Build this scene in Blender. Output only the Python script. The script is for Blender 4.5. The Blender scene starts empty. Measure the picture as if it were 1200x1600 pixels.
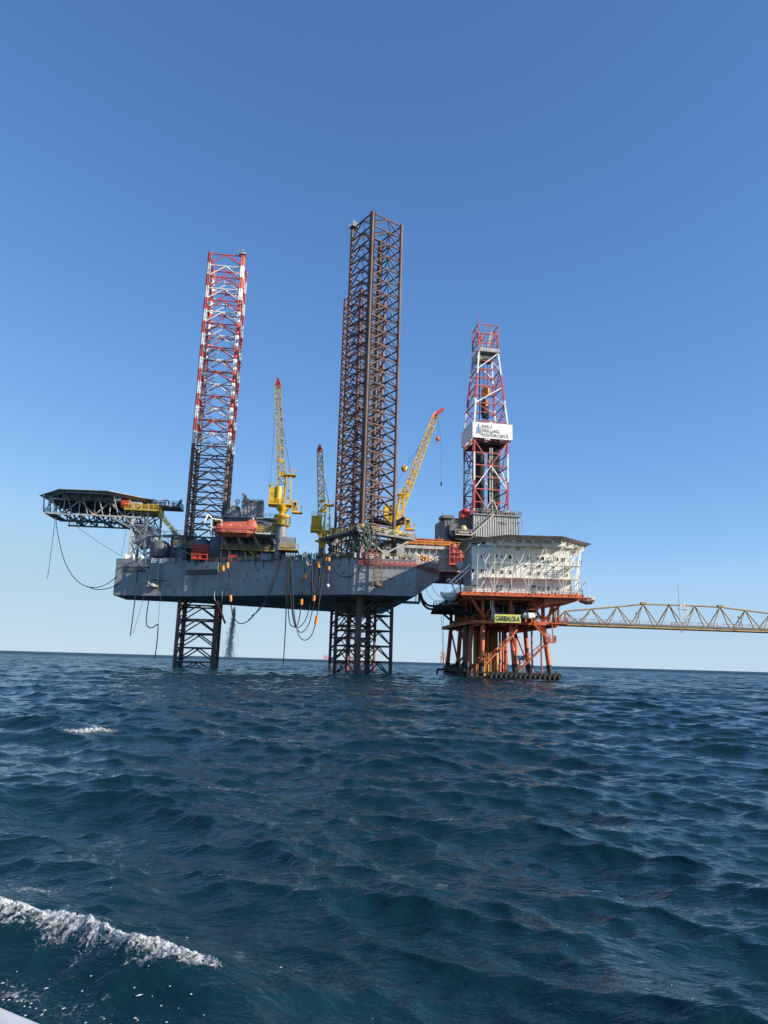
import bpy, math, random
import numpy as np
from mathutils import Vector, Matrix
rnd = random.Random(7)
SC = bpy.context.scene
COL = SC.collection
V = Vector
rad = math.radians

# ------------------------------------------------------------------ survey: camera station and bearings
F_PX, EYE = 1110.0, 2.85
PITCH, ROLL = math.atan(233 / 1110), rad(1.62)
_f = V((0, math.cos(PITCH), math.sin(PITCH)))
_r0 = V((1, 0, 0)); _u0 = V((0, -math.sin(PITCH), math.cos(PITCH)))
_R = _r0 * math.cos(ROLL) + _u0 * math.sin(ROLL)
_U = _u0 * math.cos(ROLL) - _r0 * math.sin(ROLL)
CAM = V((0, 0, EYE))
def _ray(x, y): return _R * (x - 600) - _U * (y - 800) + _f * F_PX
def at(x, y, D):
    d = _ray(x, y); return CAM + d * (D / d.y)
def atz(x, y, z):
    d = _ray(x, y); return CAM + d * ((z - EYE) / d.z)

class Frame:
    def __init__(s, ox, oy, deg):
        s.o = V((ox, oy, 0)); s.a = rad(deg)
        s.u = V((math.cos(s.a), math.sin(s.a), 0)); s.v = V((-math.sin(s.a), math.cos(s.a), 0))
    def w(s, p): return s.o + s.u * p[0] + s.v * p[1] + V((0, 0, p[2]))
RIG = Frame(-7.6, 187, 6.5)
WLD = Frame(0, 0, 0)
def rv(x, y, v):      # bearing met with the rig's fore-and-aft plane v -> (u, v, z)
    d = _ray(x, y); p0 = RIG.o + RIG.v * v
    t = (p0 - CAM).dot(RIG.v) / d.dot(RIG.v); q = CAM + d * t
    return V(((q - RIG.o).dot(RIG.u), v, q.z))

# ------------------------------------------------------------------ materials
def mat(name, col, rough=.55, metal=0., var=.18, scale=.5, rust=0., streak=0., bump=0., rustcol=(.10, .042, .02), bands=None, dirt=None, plates=False):
    m = bpy.data.materials.new(name); m.use_nodes = True
    nt = m.node_tree; N = nt.nodes; L = nt.links
    b = N['Principled BSDF']
    b.inputs['Roughness'].default_value = rough; b.inputs['Metallic'].default_value = metal
    geo = N.new('ShaderNodeNewGeometry')
    def noise(sc, det=4, vec=None):
        n = N.new('ShaderNodeTexNoise'); n.inputs['Scale'].default_value = sc; n.inputs['Detail'].default_value = det
        L.new(vec or geo.outputs['Position'], n.inputs['Vector']); return n.outputs['Fac']
    def ramp(fac, a, bb):
        r = N.new('ShaderNodeMapRange'); r.inputs['From Min'].default_value = a; r.inputs['From Max'].default_value = bb
        L.new(fac, r.inputs['Value']); return r.outputs['Result']
    def mix(fac, c1, c2, k=1.0):
        x = N.new('ShaderNodeMix'); x.data_type = 'RGBA'
        if k != 1.0:
            mm = N.new('ShaderNodeMath'); mm.operation = 'MULTIPLY'; mm.inputs[1].default_value = k; L.new(fac, mm.inputs[0]); fac = mm.outputs[0]
        L.new(fac, x.inputs['Factor'])
        for i, c in ((6, c1), (7, c2)):
            if isinstance(c, tuple): x.inputs[i].default_value = (*c, 1)
            else: L.new(c, x.inputs[i])
        return x.outputs[2]
    lo = tuple(c * (1 - var) for c in col); hi = tuple(min(1, c * (1 + var)) for c in col)
    base = mix(ramp(noise(scale), .3, .7), lo, hi)
    if bands:                                   # painted warning bands, one per bay, down to zlow
        ztop, h, c1, c2, zlow, dark = bands
        sep = N.new('ShaderNodeSeparateXYZ'); L.new(geo.outputs['Position'], sep.inputs[0])
        a = N.new('ShaderNodeMath'); a.operation = 'SUBTRACT'; a.inputs[0].default_value = ztop; L.new(sep.outputs['Z'], a.inputs[1])
        d = N.new('ShaderNodeMath'); d.operation = 'DIVIDE'; L.new(a.outputs[0], d.inputs[0]); d.inputs[1].default_value = h * 2
        fr = N.new('ShaderNodeMath'); fr.operation = 'FRACT'; L.new(d.outputs[0], fr.inputs[0])
        g = N.new('ShaderNodeMath'); g.operation = 'GREATER_THAN'; L.new(fr.outputs[0], g.inputs[0]); g.inputs[1].default_value = .5
        pc = mix(g.outputs[0], c1, c2)
        pc = mix(ramp(noise(1.3), .52, .75), pc, (.16, .07, .05), .6)
        g2 = N.new('ShaderNodeMath'); g2.operation = 'GREATER_THAN'; L.new(sep.outputs['Z'], g2.inputs[0]); g2.inputs[1].default_value = zlow
        base = mix(g2.outputs[0], base, pc)
    if plates:                                  # welded plates, each a slightly different weathering
        tc = N.new('ShaderNodeTexCoord'); se = N.new('ShaderNodeSeparateXYZ'); L.new(tc.outputs['Object'], se.inputs[0]); cb = N.new('ShaderNodeCombineXYZ')
        L.new(se.outputs['X'], cb.inputs['X']); L.new(se.outputs['Z'], cb.inputs['Y']); br = N.new('ShaderNodeTexBrick'); L.new(cb.outputs[0], br.inputs['Vector'])
        br.inputs['Scale'].default_value = 1; br.inputs['Brick Width'].default_value = 6.2; br.inputs['Row Height'].default_value = 2.03; br.inputs['Mortar Size'].default_value = .035; br.inputs['Mortar Smooth'].default_value = .3
        br.inputs['Color1'].default_value = (.86, .87, .88, 1); br.inputs['Color2'].default_value = (1.08, 1.07, 1.05, 1); br.inputs['Mortar'].default_value = (.74, .74, .74, 1)
        mm = N.new('ShaderNodeMix'); mm.data_type = 'RGBA'; mm.blend_type = 'MULTIPLY'; mm.inputs['Factor'].default_value = 1; L.new(base, mm.inputs[6]); L.new(br.outputs['Color'], mm.inputs[7]); base = mm.outputs[2]
    if streak:
        mp = N.new('ShaderNodeMapping'); mp.inputs['Scale'].default_value = (1.1, 1.1, .07); L.new(geo.outputs['Position'], mp.inputs['Vector'])
        base = mix(ramp(noise(1.0, 5, mp.outputs['Vector']), .5, .78), base, dirt or tuple(c * .42 for c in col), streak)
    if rust:
        base = mix(ramp(noise(.9, 6), .62 - .22 * rust, .72), base, rustcol, .85)
    L.new(base, b.inputs['Base Color'])
    rr = N.new('ShaderNodeMapRange'); rr.inputs['To Min'].default_value = max(.05, rough - .12); rr.inputs['To Max'].default_value = min(1, rough + .15)
    L.new(noise(scale * 2.3), rr.inputs['Value']); L.new(rr.outputs['Result'], b.inputs['Roughness'])
    if bump:
        bp = N.new('ShaderNodeBump'); bp.inputs['Strength'].default_value = bump; bp.inputs['Distance'].default_value = .12
        L.new(noise(.55, 2), bp.inputs['Height']); L.new(bp.outputs['Normal'], b.inputs['Normal'])
    return m

M = dict(
    hull=mat('hull_grey_paint', (.305, .315, .315), .45, var=.07, scale=.15, streak=.6, bump=.25, rust=.08, plates=True, dirt=(.15, .12, .10)),
    hullbot=mat('hull_bottom_sea_bounce', (.48, .48, .48), .6, var=.15, streak=0, rust=.1),  # underside paint paled to stand in for light bounced off the sea
    grey=mat('grey_paint', (.24, .255, .265), .5, rust=.12, streak=.4),
    dgrey=mat('dark_grey_paint', (.125, .135, .145), .55, rust=.12, streak=.3),
    lgrey=mat('pale_grey_paint', (.42, .42, .40), .5, rust=.1, streak=.5),
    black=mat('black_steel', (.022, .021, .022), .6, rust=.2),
    rubber=mat('black_rubber', (.012, .012, .013), .5, var=.1),
    leg=mat('leg_brown_steel', (.125, .076, .064), .6, var=.3, scale=.12, rust=.25, rustcol=(.14, .062, .045)),
    legred=mat('leg_red_oxide', (.20, .085, .07), .6, var=.3, scale=.1, rust=.2, rustcol=(.06, .045, .042)),
    yellow=mat('yellow_paint', (.70, .44, .015), .5, var=.2, scale=1.1, rust=.2, streak=.5),
    dyellow=mat('worn_yellow_paint', (.42, .30, .05), .55, var=.35, scale=1.2, rust=.3),
    pyellow=mat('pale_yellow_paint', (.55, .45, .18), .5, var=.2, rust=.15),
    red=mat('red_paint', (.50, .05, .035), .45, var=.15, rust=.1),
    salmon=mat('faded_red_paint', (.46, .10, .085), .5, var=.2, rust=.1),
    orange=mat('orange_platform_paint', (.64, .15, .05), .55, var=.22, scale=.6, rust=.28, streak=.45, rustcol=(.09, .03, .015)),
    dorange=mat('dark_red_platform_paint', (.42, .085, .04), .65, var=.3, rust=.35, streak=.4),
    lifeboat=mat('orange_lifeboat_fibreglass', (.48, .115, .065), .5, var=.2, scale=1.1, streak=.5, rust=.05),
    white=mat('white_paint', (.80, .79, .76), .45, var=.06, rust=.1, streak=.25),
    cream=mat('cream_wall_paint', (.85, .815, .71), .5, var=.07, scale=.3, rust=.08, streak=.4, dirt=(.34, .27, .19)),
    glass=mat('dark_window_glass', (.012, .014, .016), .35, var=.1),
    blue=mat('blue_logo_paint', (.03, .16, .36), .5, var=.05),
    ink=mat('dark_lettering_paint', (.03, .032, .035), .6, var=.05),
    inkg=mat('grey_lettering_paint', (.09, .095, .10), .6, var=.05),
    sign=mat('yellow_sign_board', (.80, .76, .20), .45, var=.08, streak=.2),
    float_=mat('orange_float', (.70, .25, .03), .5, var=.15),
    blues=mat('faded_blue_tarpaulin', (.06, .12, .22), .6, var=.3),
    green=mat('green_hose', (.03, .06, .05), .55, var=.3),
    conduct=mat('yellow_conductor_pipe', (.50, .26, .025), .55, var=.2, rust=.35, streak=.6),
    fender=mat('tarred_fender', (.012, .012, .012), .75, var=.3),
    tan=mat('ochre_bridge_paint', (.36, .235, .09), .55, var=.2, rust=.3),
    brown=mat('weathered_timber_deck', (.17, .115, .085), .75, var=.25, streak=.3),
    netbrown=mat('brown_netting', (.52, .43, .37), .8, var=.2),
    boatbottom=mat('rust_brown_boat_paint', (.42, .22, .16), .55, var=.2),
    dred=mat('dull_red_paint', (.30, .04, .03), .55, var=.2),
    wire=mat('wire_rope', (.05, .05, .05), .5, var=.1),
)
BAY = 3.45
M['bandleg'] = mat('red_white_leg_paint', (.14, .092, .08), .55, var=.3, scale=.12, rust=.2,
                   bands=(112.2, BAY, (.56, .075, .06), (.80, .78, .75), 57.0, None))
M['bandderrick'] = mat('red_white_derrick_paint', (.5, .5, .5), .5, bands=(95.4, 7.6, (.50, .05, .055), (.74, .73, .71), -5, None))

# ------------------------------------------------------------------ mesh builder
class MB:
    def __init__(s): s.v = []; s.f = []; s.sm = []
    def add(s, vs, fs, smooth=False):
        o = len(s.v); s.v += [tuple(p) for p in vs]
        s.f += [tuple(i + o for i in f) for f in fs]; s.sm += [smooth] * len(fs); return s
    def box(s, x0, x1, y0, y1, z0, z1):
        vs = [(x0, y0, z0), (x1, y0, z0), (x1, y1, z0), (x0, y1, z0), (x0, y0, z1), (x1, y0, z1), (x1, y1, z1), (x0, y1, z1)]
        return s.add(vs, [(3, 2, 1, 0), (4, 5, 6, 7), (0, 1, 5, 4), (1, 2, 6, 5), (2, 3, 7, 6), (3, 0, 4, 7)])
    def cbox(s, c, sx, sy, sz): return s.box(c[0] - sx / 2, c[0] + sx / 2, c[1] - sy / 2, c[1] + sy / 2, c[2] - sz / 2, c[2] + sz / 2)
    def bar(s, p, q, w, h=None, n=4, w2=None):
        p = V(p); q = V(q); d = q - p
        if d.length < 1e-6: return s
        d.normalize(); up = V((0, 0, 1)) if abs(d.z) < .95 else V((0, 1, 0))
        a = d.cross(up).normalized(); b = a.cross(d).normalized(); vs = []
        for c, ww in ((p, w), (q, w2 or w)):
            hh = (h or ww) * (1 if not w2 else ww / w)
            for k in range(n):
                t = 2 * math.pi * (k + .5) / n
                if n == 4: x, y = (math.copysign(ww / 2, math.cos(t)), math.copysign(hh / 2, math.sin(t)))
                else: x, y = ww / 2 * math.cos(t), hh / 2 * math.sin(t)
                vs.append(c + a * x + b * y)
        fs = [(k, n + k, n + (k + 1) % n, (k + 1) % n) for k in range(n)]
        s.add(vs, fs, n > 5); s.add(vs[:n], [tuple(range(n))]); s.add(vs[n:], [tuple(reversed(range(n)))])
        return s
    def rod(s, p, q, d, n=6, d2=None): return s.bar(p, q, d, None, n, d2)
    def tube(s, pts, r, n=6):
        pts = [V(p) for p in pts]; vs = []; a = None
        for i, p in enumerate(pts):
            d = (pts[min(i + 1, len(pts) - 1)] - pts[max(i - 1, 0)]).normalized()
            if a is None: a = d.cross(V((0, 0, 1)) if abs(d.z) < .9 else V((1, 0, 0))).normalized()
            else: a = (a - d * a.dot(d)).normalized()
            b = d.cross(a)
            for k in range(n):
                t = 2 * math.pi * k / n; vs.append(p + (a * math.cos(t) + b * math.sin(t)) * r)
        m = len(pts)
        s.add(vs, [(i * n + k, i * n + (k + 1) % n, (i + 1) * n + (k + 1) % n, (i + 1) * n + k) for i in range(m - 1) for k in range(n)], True)
        s.add(vs[:n], [tuple(reversed(range(n)))]); s.add(vs[-n:], [tuple(range(n))]); return s
    def prism(s, poly, z0, z1):
        n = len(poly); z0s = z0 if isinstance(z0, (list, tuple)) else [z0] * n; z1s = z1 if isinstance(z1, (list, tuple)) else [z1] * n
        vs = [(p[0], p[1], z) for p, z in zip(poly, z0s)] + [(p[0], p[1], z) for p, z in zip(poly, z1s)]
        return s.add(vs, [tuple(reversed(range(n))), tuple(range(n, 2 * n))] + [(k, (k + 1) % n, n + (k + 1) % n, n + k) for k in range(n)])
    def lathe(s, c, prof, n=20, axis='z'):
        vs = []
        for r, z in prof:
            for k in range(n):
                t = 2 * math.pi * k / n
                x, y = r * math.cos(t), r * math.sin(t)
                vs.append((c[0] + x, c[1] + y, c[2] + z) if axis == 'z' else ((c[0] + z, c[1] + x, c[2] + y) if axis == 'x' else (c[0] + x, c[1] + z, c[2] + y)))
        m = len(prof)
        fs = [(i * n + k, i * n + (k + 1) % n, (i + 1) * n + (k + 1) % n, (i + 1) * n + k) for i in range(m - 1) for k in range(n)]
        o = len(s.v); s.add(vs, fs, True)
        s.add(vs[:n], [tuple(reversed(range(n)))]); s.add(vs[-n:], [tuple(range(n))]); return s
    def rail(s, path, h=1.1, sp=1.8, d=.085, mids=(.55,), closed=False):
        P = [V(p) for p in path]
        if closed: P.append(P[0])
        for a, b in zip(P[:-1], P[1:]):
            n = max(1, round((b - a).length / sp))
            for k in range(n + 1):
                q = a.lerp(b, k / n); s.bar(q, q + V((0, 0, h)), d)
            for f in (*[m for m in mids], 1.0):
                s.bar(a + V((0, 0, h * f)), b + V((0, 0, h * f)), d)
        return s
    def corr(s, p, q, z0, z1, pitch=1.1, depth=.16):        # corrugated panel ribs standing on the outer (right-hand) side of p->q
        p = V((p[0], p[1], 0)); q = V((q[0], q[1], 0)); d = q - p; L = d.length; d.normalize(); nrm = V((d.y, -d.x, 0))
        n = max(2, int(L / pitch))
        for k in range(n + 1):
            c = p + d * (L * k / n); a = c - d * .09; b = c + d * .09
            poly = [a + nrm * .0, a + nrm * depth, b + nrm * depth, b + nrm * .0]
            s.prism([(t.x, t.y) for t in poly], z0, z1)
        return s
    def stair(s, p, q, w=.9, side=V((0, 1, 0))):
        p = V(p); q = V(q)
        for k in (0, 1): 
            o = side * (w * k); s.bar(p + o, q + o, .1, .34)
            s.bar(p + o + V((0, 0, 1.0)), q + o + V((0, 0, 1.0)), .08)
            for t in (0, .33, .66, 1): s.bar(p.lerp(q, t) + o, p.lerp(q, t) + o + V((0, 0, 1.0)), .07)
        n = max(3, int(abs(p.z - q.z) / .28))
        for k in range(n):
            c = p.lerp(q, (k + .5) / n) + side * (w / 2)
            s.cbox(c, .26 if abs(side.y) > .5 else w, w if abs(side.y) > .5 else .26, .05)
        return s
    def mesh(s, name, base, m):
        me = bpy.data.meshes.new(name)
        me.from_pydata([(x - base[0], y - base[1], z - base[2]) for x, y, z in s.v], [], s.f)
        me.polygons.foreach_set('use_smooth', s.sm); me.materials.append(m); me.update(); return me

def props(o, label, cat, group=None, kind=None):
    if label: o['label'] = label
    if cat: o['category'] = cat
    if group: o['group'] = group
    if kind: o['kind'] = kind
class T:
    def __init__(s, name, label, cat, base, fr=WLD, group=None):
        s.base = V(base); s.fr = fr
        s.o = bpy.data.objects.new(name, None); COL.objects.link(s.o); s.o.empty_display_size = .3
        s.o.location = fr.w(s.base); s.o.rotation_euler.z = fr.a
        props(s.o, label, cat, group)
    def part(s, name, mb, m, parent=None, label=None):
        o = bpy.data.objects.new(name, mb.mesh(name, s.base, M[m] if isinstance(m, str) else m)); COL.objects.link(o)
        o.parent = parent or s.o
        if label: o['label'] = label
        return o
    def text(s, name, body, origin, size, m, sx=1., bold=0., parent=None, rz=0., extrude=.03, spacing=1.):
        cu = bpy.data.curves.new(name, 'FONT'); cu.body = body; cu.size = size; cu.extrude = extrude; cu.offset = bold; cu.space_character = spacing
        tmp = bpy.data.objects.new('tmp', cu); COL.objects.link(tmp)
        bpy.context.view_layer.update()
        me = bpy.data.meshes.new_from_object(tmp); bpy.data.objects.remove(tmp)
        me.transform(Matrix.Translation(V(origin) - s.base) @ Matrix.Rotation(rz, 4, 'Z') @ Matrix.Rotation(math.pi / 2, 4, 'X') @ Matrix.Diagonal((sx, 1, 1, 1)))
        me.materials.clear(); me.materials.append(M[m]); me.name = name
        o = bpy.data.objects.new(name, me); COL.objects.link(o); o.parent = parent or s.o; return o
def solo(name, label, cat, mb, m, base, fr=WLD, group=None, kind=None):
    o = bpy.data.objects.new(name, mb.mesh(name, V(base), M[m] if isinstance(m, str) else m)); COL.objects.link(o)
    o.location = fr.w(base); o.rotation_euler.z = fr.a; props(o, label, cat, group, kind); return o
def smooth_path(pts, k=7):
    P = [V(p) for p in pts]; P = [P[0] * 2 - P[1]] + P + [P[-1] * 2 - P[-2]]; out = []
    for i in range(1, len(P) - 2):
        a, b, c, d = P[i - 1:i + 3]
        for j in range(k):
            t = j / k
            out.append(.5 * ((2 * b) + (c - a) * t + (2 * a - 5 * b + 4 * c - d) * t * t + (3 * b - a - 3 * c + d) * t ** 3))
    out.append(P[-2]); return out
def lattice(mb, a, b, up, w0, w1, d, seg, dl=None, h0=None, h1=None):  # four-chord lattice boom from a to b
    a = V(a); b = V(b); ax = (b - a).normalized(); s1 = ax.cross(V(up)).normalized(); s2 = s1.cross(ax).normalized(); dl = dl or d * .55
    def ring(t):
        w = (w0 + (w1 - w0) * t) / 2; h = ((h0 or w0) + ((h1 or w1) - (h0 or w0)) * t) / 2; c = a.lerp(b, t)
        return [c + s1 * w + s2 * h, c - s1 * w + s2 * h, c - s1 * w - s2 * h, c + s1 * w - s2 * h]
    R = [ring(k / seg) for k in range(seg + 1)]
    for k in range(4): mb.bar(R[0][k], R[-1][k], d)
    for i in range(seg):
        for k in range(4):
            j = (k + 1) % 4
            mb.bar(R[i][k], R[i][j], dl)
            if i % 2: mb.bar(R[i][k], R[i + 1][j], dl)
            else: mb.bar(R[i][j], R[i + 1][k], dl)
    for k in range(4): mb.bar(R[-1][k], R[-1][(k + 1) % 4], dl)
    return mb

# ------------------------------------------------------------------ camera, sky, sun
cd = bpy.data.cameras.new('camera'); cam = bpy.data.objects.new('camera', cd); COL.objects.link(cam)
cd.sensor_fit = 'VERTICAL'; cd.sensor_height = 24; cd.lens = 24 * F_PX / 1600; cd.clip_start = .05; cd.clip_end = 60000
Mx = Matrix((( _R.x, _U.x, -_f.x), (_R.y, _U.y, -_f.y), (_R.z, _U.z, -_f.z))).to_4x4(); Mx.translation = CAM
cam.matrix_world = Mx; SC.camera = cam

SUN_AZ, SUN_EL = rad(-23), rad(25)              # bearing measured from +X towards +Y
sd = V((math.cos(SUN_AZ) * math.cos(SUN_EL), math.sin(SUN_AZ) * math.cos(SUN_EL), math.sin(SUN_EL)))
ld = bpy.data.lights.new('sun', 'SUN'); ld.energy = 5.0; ld.angle = rad(.53); ld.color = (1, .90, .76)
sun = bpy.data.objects.new('sun', ld); COL.objects.link(sun); sun.rotation_euler = (-sd).to_track_quat('-Z', 'Y').to_euler(); sun.location = sd * 300
w = bpy.data.worlds.new('World'); SC.world = w; w.use_nodes = True
sky = w.node_tree.nodes.new('ShaderNodeTexSky'); sky.sky_type = 'NISHITA'; sky.sun_disc = False
sky.sun_elevation = SUN_EL; sky.sun_rotation = math.pi / 2 - SUN_AZ; sky.air_density = .5; sky.dust_density = 0; sky.ozone_density = 6
bg = w.node_tree.nodes['Background']; bg.inputs['Strength'].default_value = .15
# the camera's tone response to the sky: lifts the deep blue, holds back the bright horizon
def vmul(k, src):
    n = w.node_tree.nodes.new('ShaderNodeVectorMath'); n.operation = 'SCALE'; n.inputs['Scale'].default_value = k
    w.node_tree.links.new(src, n.inputs[0]); return n.outputs[0]
EXPO = .45
cu = w.node_tree.nodes.new('ShaderNodeRGBCurve'); cu.mapping.extend = 'HORIZONTAL'
for ch, pts in ((0, ((0, 0), (.036, .085), (.065, .145), (.13, .29), (.17, .38), (.30, .47), (.54, .53), (1, .60))),
                (1, ((0, 0), (.084, .208), (.153, .345), (.305, .56), (.38, .63), (.60, .665), (.81, .685), (1, .71))),
                (2, ((0, 0), (.219, .50), (.392, .74), (.60, .88), (.708, .91), (.85, .89), (1, .83)))):
    c = cu.mapping.curves[ch]
    while len(c.points) > 2: c.points.remove(c.points[1])
    c.points[0].location = pts[0]; c.points[-1].location = pts[-1]
    for p in pts[1:-1]: c.points.new(*p)
cu.mapping.update()
w.node_tree.links.new(vmul(.15, sky.outputs['Color']), cu.inputs['Color'])
w.node_tree.links.new(vmul(1 / .15 / 2 ** EXPO, cu.outputs['Color']), bg.inputs['Color'])
SC.view_settings.view_transform = 'Standard'; SC.view_settings.look = 'None'; SC.view_settings.exposure = EXPO; SC.view_settings.gamma = 1
SC.render.engine = 'CYCLES'; SC.cycles.max_bounces = 6; SC.cycles.caustics_reflective = False; SC.cycles.caustics_refractive = False

# ------------------------------------------------------------------ sea
WR = np.random.RandomState(11)
NW = 200
lam = np.exp(np.linspace(np.log(.30), np.log(11.0), NW)) * (1 + .05 * WR.randn(NW))
main_dir = math.atan2(-.86, -.40)
wth = main_dir + WR.randn(NW) * np.interp(np.log(lam), [np.log(.5), np.log(13)], [.60, .27])
wk = 2 * np.pi / lam; wph = WR.rand(NW) * 2 * np.pi
wa = .0230 / wk * np.interp(lam, [.3, .7, 1.6, 3, 5, 8, 11], [1.5, 1.5, 1.2, .90, .95, .92, .6]) * (1 + .3 * WR.randn(NW))
# the boat's own wake: a steep breaking ridge close on the left
CREST = [atz(-130, 1395, .42), atz(5, 1425, .42), atz(120, 1440, .42), atz(230, 1465, .42), atz(335, 1492, .40), atz(430, 1535, .30), atz(520, 1590, .2)]
CH = [.44, .46, .45, .44, .36, .24, .05]
def wake(x, y):
    best = np.full(x.shape, 1e9); hh = np.zeros_like(x); sg = np.zeros_like(x)
    for (a, ha), (b, hb) in zip(zip(CREST[:-1], CH[:-1]), zip(CREST[1:], CH[1:])):
        ax, ay, bx, by = a.x, a.y, b.x, b.y; L2 = (bx - ax) ** 2 + (by - ay) ** 2
        t = np.clip(((x - ax) * (bx - ax) + (y - ay) * (by - ay)) / L2, 0, 1)
        dx = x - (ax + (bx - ax) * t); dy = y - (ay + (by - ay) * t); d = np.hypot(dx, dy)
        s = np.sign((bx - ax) * dy - (by - ay) * dx)
        mk = d < best; best = np.where(mk, d, best); hh = np.where(mk, ha + (hb - ha) * t, hh); sg = np.where(mk, s, sg)
    far = np.exp(-(best / .75) ** 2); near = np.exp(-(best / .62) ** 1.35)
    return hh * np.where(sg > 0, far, near), best
def sea(x, y, sp):
    dz = np.zeros_like(x); ddx = np.zeros_like(x); ddy = np.zeros_like(x)
    wk_h, wd = wake(x, y) if True else (0, 0)
    calm = 1 - .55 * np.exp(-(wd / 1.0) ** 2)
    for i in range(NW):
        f = np.clip((lam[i] / np.maximum(sp, 1e-3) - 1.9) / 2.0, 0, 1)
        if not f.any(): continue
        k = int(np.nonzero(f.any(axis=1))[0][-1]) + 1; f = f[:k]
        cx, cy = math.cos(wth[i]), math.sin(wth[i])
        p = wk[i] * (cx * x[:k] + cy * y[:k]) + wph[i]; c = np.cos(p); s_ = np.sin(p); A = wa[i] * f * (calm[:k] if lam[i] > 2 else 1)
        dz[:k] += A * c; ddx[:k] -= A * cx * s_; ddy[:k] -= A * cy * s_
    return x + ddx, y + ddy, dz + wk_h, wd
def grid_mesh(name, X, Y, Z, wrap=False):
    nr, nc = X.shape; me = bpy.data.meshes.new(name)
    me.vertices.add(nr * nc); co = np.stack([X, Y, Z], -1).astype(np.float32).ravel(); me.vertices.foreach_set('co', co)
    i = np.arange(nr * nc).reshape(nr, nc); q = np.stack([i[:-1, :-1], i[:-1, 1:], i[1:, 1:], i[1:, :-1]], -1).reshape(-1, 4)
    me.loops.add(q.size); me.loops.foreach_set('vertex_index', q.ravel().astype(np.int32))
    me.polygons.add(len(q)); me.polygons.foreach_set('loop_start', (np.arange(len(q)) * 4).astype(np.int32))
    me.polygons.foreach_set('use_smooth', np.ones(len(q), bool)); me.update(calc_edges=True); return me
rr_ = [1.0]
while rr_[-1] < 16000: rr_.append(rr_[-1] * (1.0052 if rr_[-1] < 30 else 1.0038) if rr_[-1] < 420 else rr_[-1] + 2.4 if rr_[-1] < 1500 else rr_[-1] * 1.1)
rr_ = np.array(rr_); th = np.radians(90 - np.concatenate([np.linspace(-98, -50.3, 150), np.linspace(-50, 50, 920), np.linspace(50.3, 98, 150)]))
RR, TH = np.meshgrid(rr_, th, indexing='ij')
SPC = np.maximum(np.gradient(rr_)[:, None] * np.ones_like(TH), RR * abs(np.gradient(th))[None, :] * .8)
SX, SY, SZ, SWD = sea(RR * np.cos(TH), RR * np.sin(TH), SPC)
sea_me = grid_mesh('water', SX, SY, SZ)

wm = bpy.data.materials.new('sea_water'); wm.use_nodes = True
nt = wm.node_tree; N = nt.nodes; L = nt.links; B = N['Principled BSDF']
B.inputs['Base Color'].default_value = (.0040, .0265, .0365, 1); B.inputs['Roughness'].default_value = .07; B.inputs['IOR'].default_value = 1.333
geo = N.new('ShaderNodeNewGeometry')
ln = N.new('ShaderNodeVectorMath'); ln.operation = 'LENGTH'; L.new(geo.outputs['Position'], ln.inputs[0])
prev = None
for sc, st, u0, u1, d0, d1, dist, ang in ((20., .6, 0, 1, 5, 22, .018, .5), (6.5, .8, 0, 4, 14, 80, .05, .4), (2.2, .9, 25, 90, 220, 900, .17, .3), (.55, 1., 60, 220, 900, 4000, 1.1, .2), (.12, 1., 300, 1000, 9000, 20000, 6.0, .1)):
    mp = N.new('ShaderNodeMapping'); mp.inputs['Rotation'].default_value = (0, 0, ang); mp.inputs['Scale'].default_value = (.55, 1.3, 1); L.new(geo.outputs['Position'], mp.inputs['Vector'])
    nz = N.new('ShaderNodeTexNoise'); nz.inputs['Scale'].default_value = sc; nz.inputs['Detail'].default_value = 3; nz.inputs['Distortion'].default_value = .4; L.new(mp.outputs['Vector'], nz.inputs['Vector'])
    m1 = N.new('ShaderNodeMapRange'); m1.inputs['From Min'].default_value = u0; m1.inputs['From Max'].default_value = u1; L.new(ln.outputs['Value'], m1.inputs['Value'])
    m2_ = N.new('ShaderNodeMapRange'); m2_.inputs['From Min'].default_value = d0; m2_.inputs['From Max'].default_value = d1; m2_.inputs['To Min'].default_value = st; m2_.inputs['To Max'].default_value = 0; L.new(ln.outputs['Value'], m2_.inputs['Value'])
    mu = N.new('ShaderNodeMath'); mu.operation = 'MULTIPLY'; L.new(m1.outputs['Result'], mu.inputs[0]); L.new(m2_.outputs['Result'], mu.inputs[1])
    bp = N.new('ShaderNodeBump'); bp.inputs['Distance'].default_value = dist
    L.new(mu.outputs[0], bp.inputs['Strength']); L.new(nz.outputs['Fac'], bp.inputs['Height'])
    if prev: L.new(prev.outputs['Normal'], bp.inputs['Normal'])
    prev = bp
L.new(prev.outputs['Normal'], B.inputs['Normal'])
mr = N.new('ShaderNodeMapRange'); mr.inputs['From Min'].default_value = 60; mr.inputs['From Max'].default_value = 900; mr.inputs['To Min'].default_value = .05; mr.inputs['To Max'].default_value = .38
L.new(ln.outputs['Value'], mr.inputs['Value']); L.new(mr.outputs['Result'], B.inputs['Roughness'])
sea_me.materials.append(wm)
water = bpy.data.objects.new('water', sea_me); COL.objects.link(water); water['kind'] = 'structure'

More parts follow.
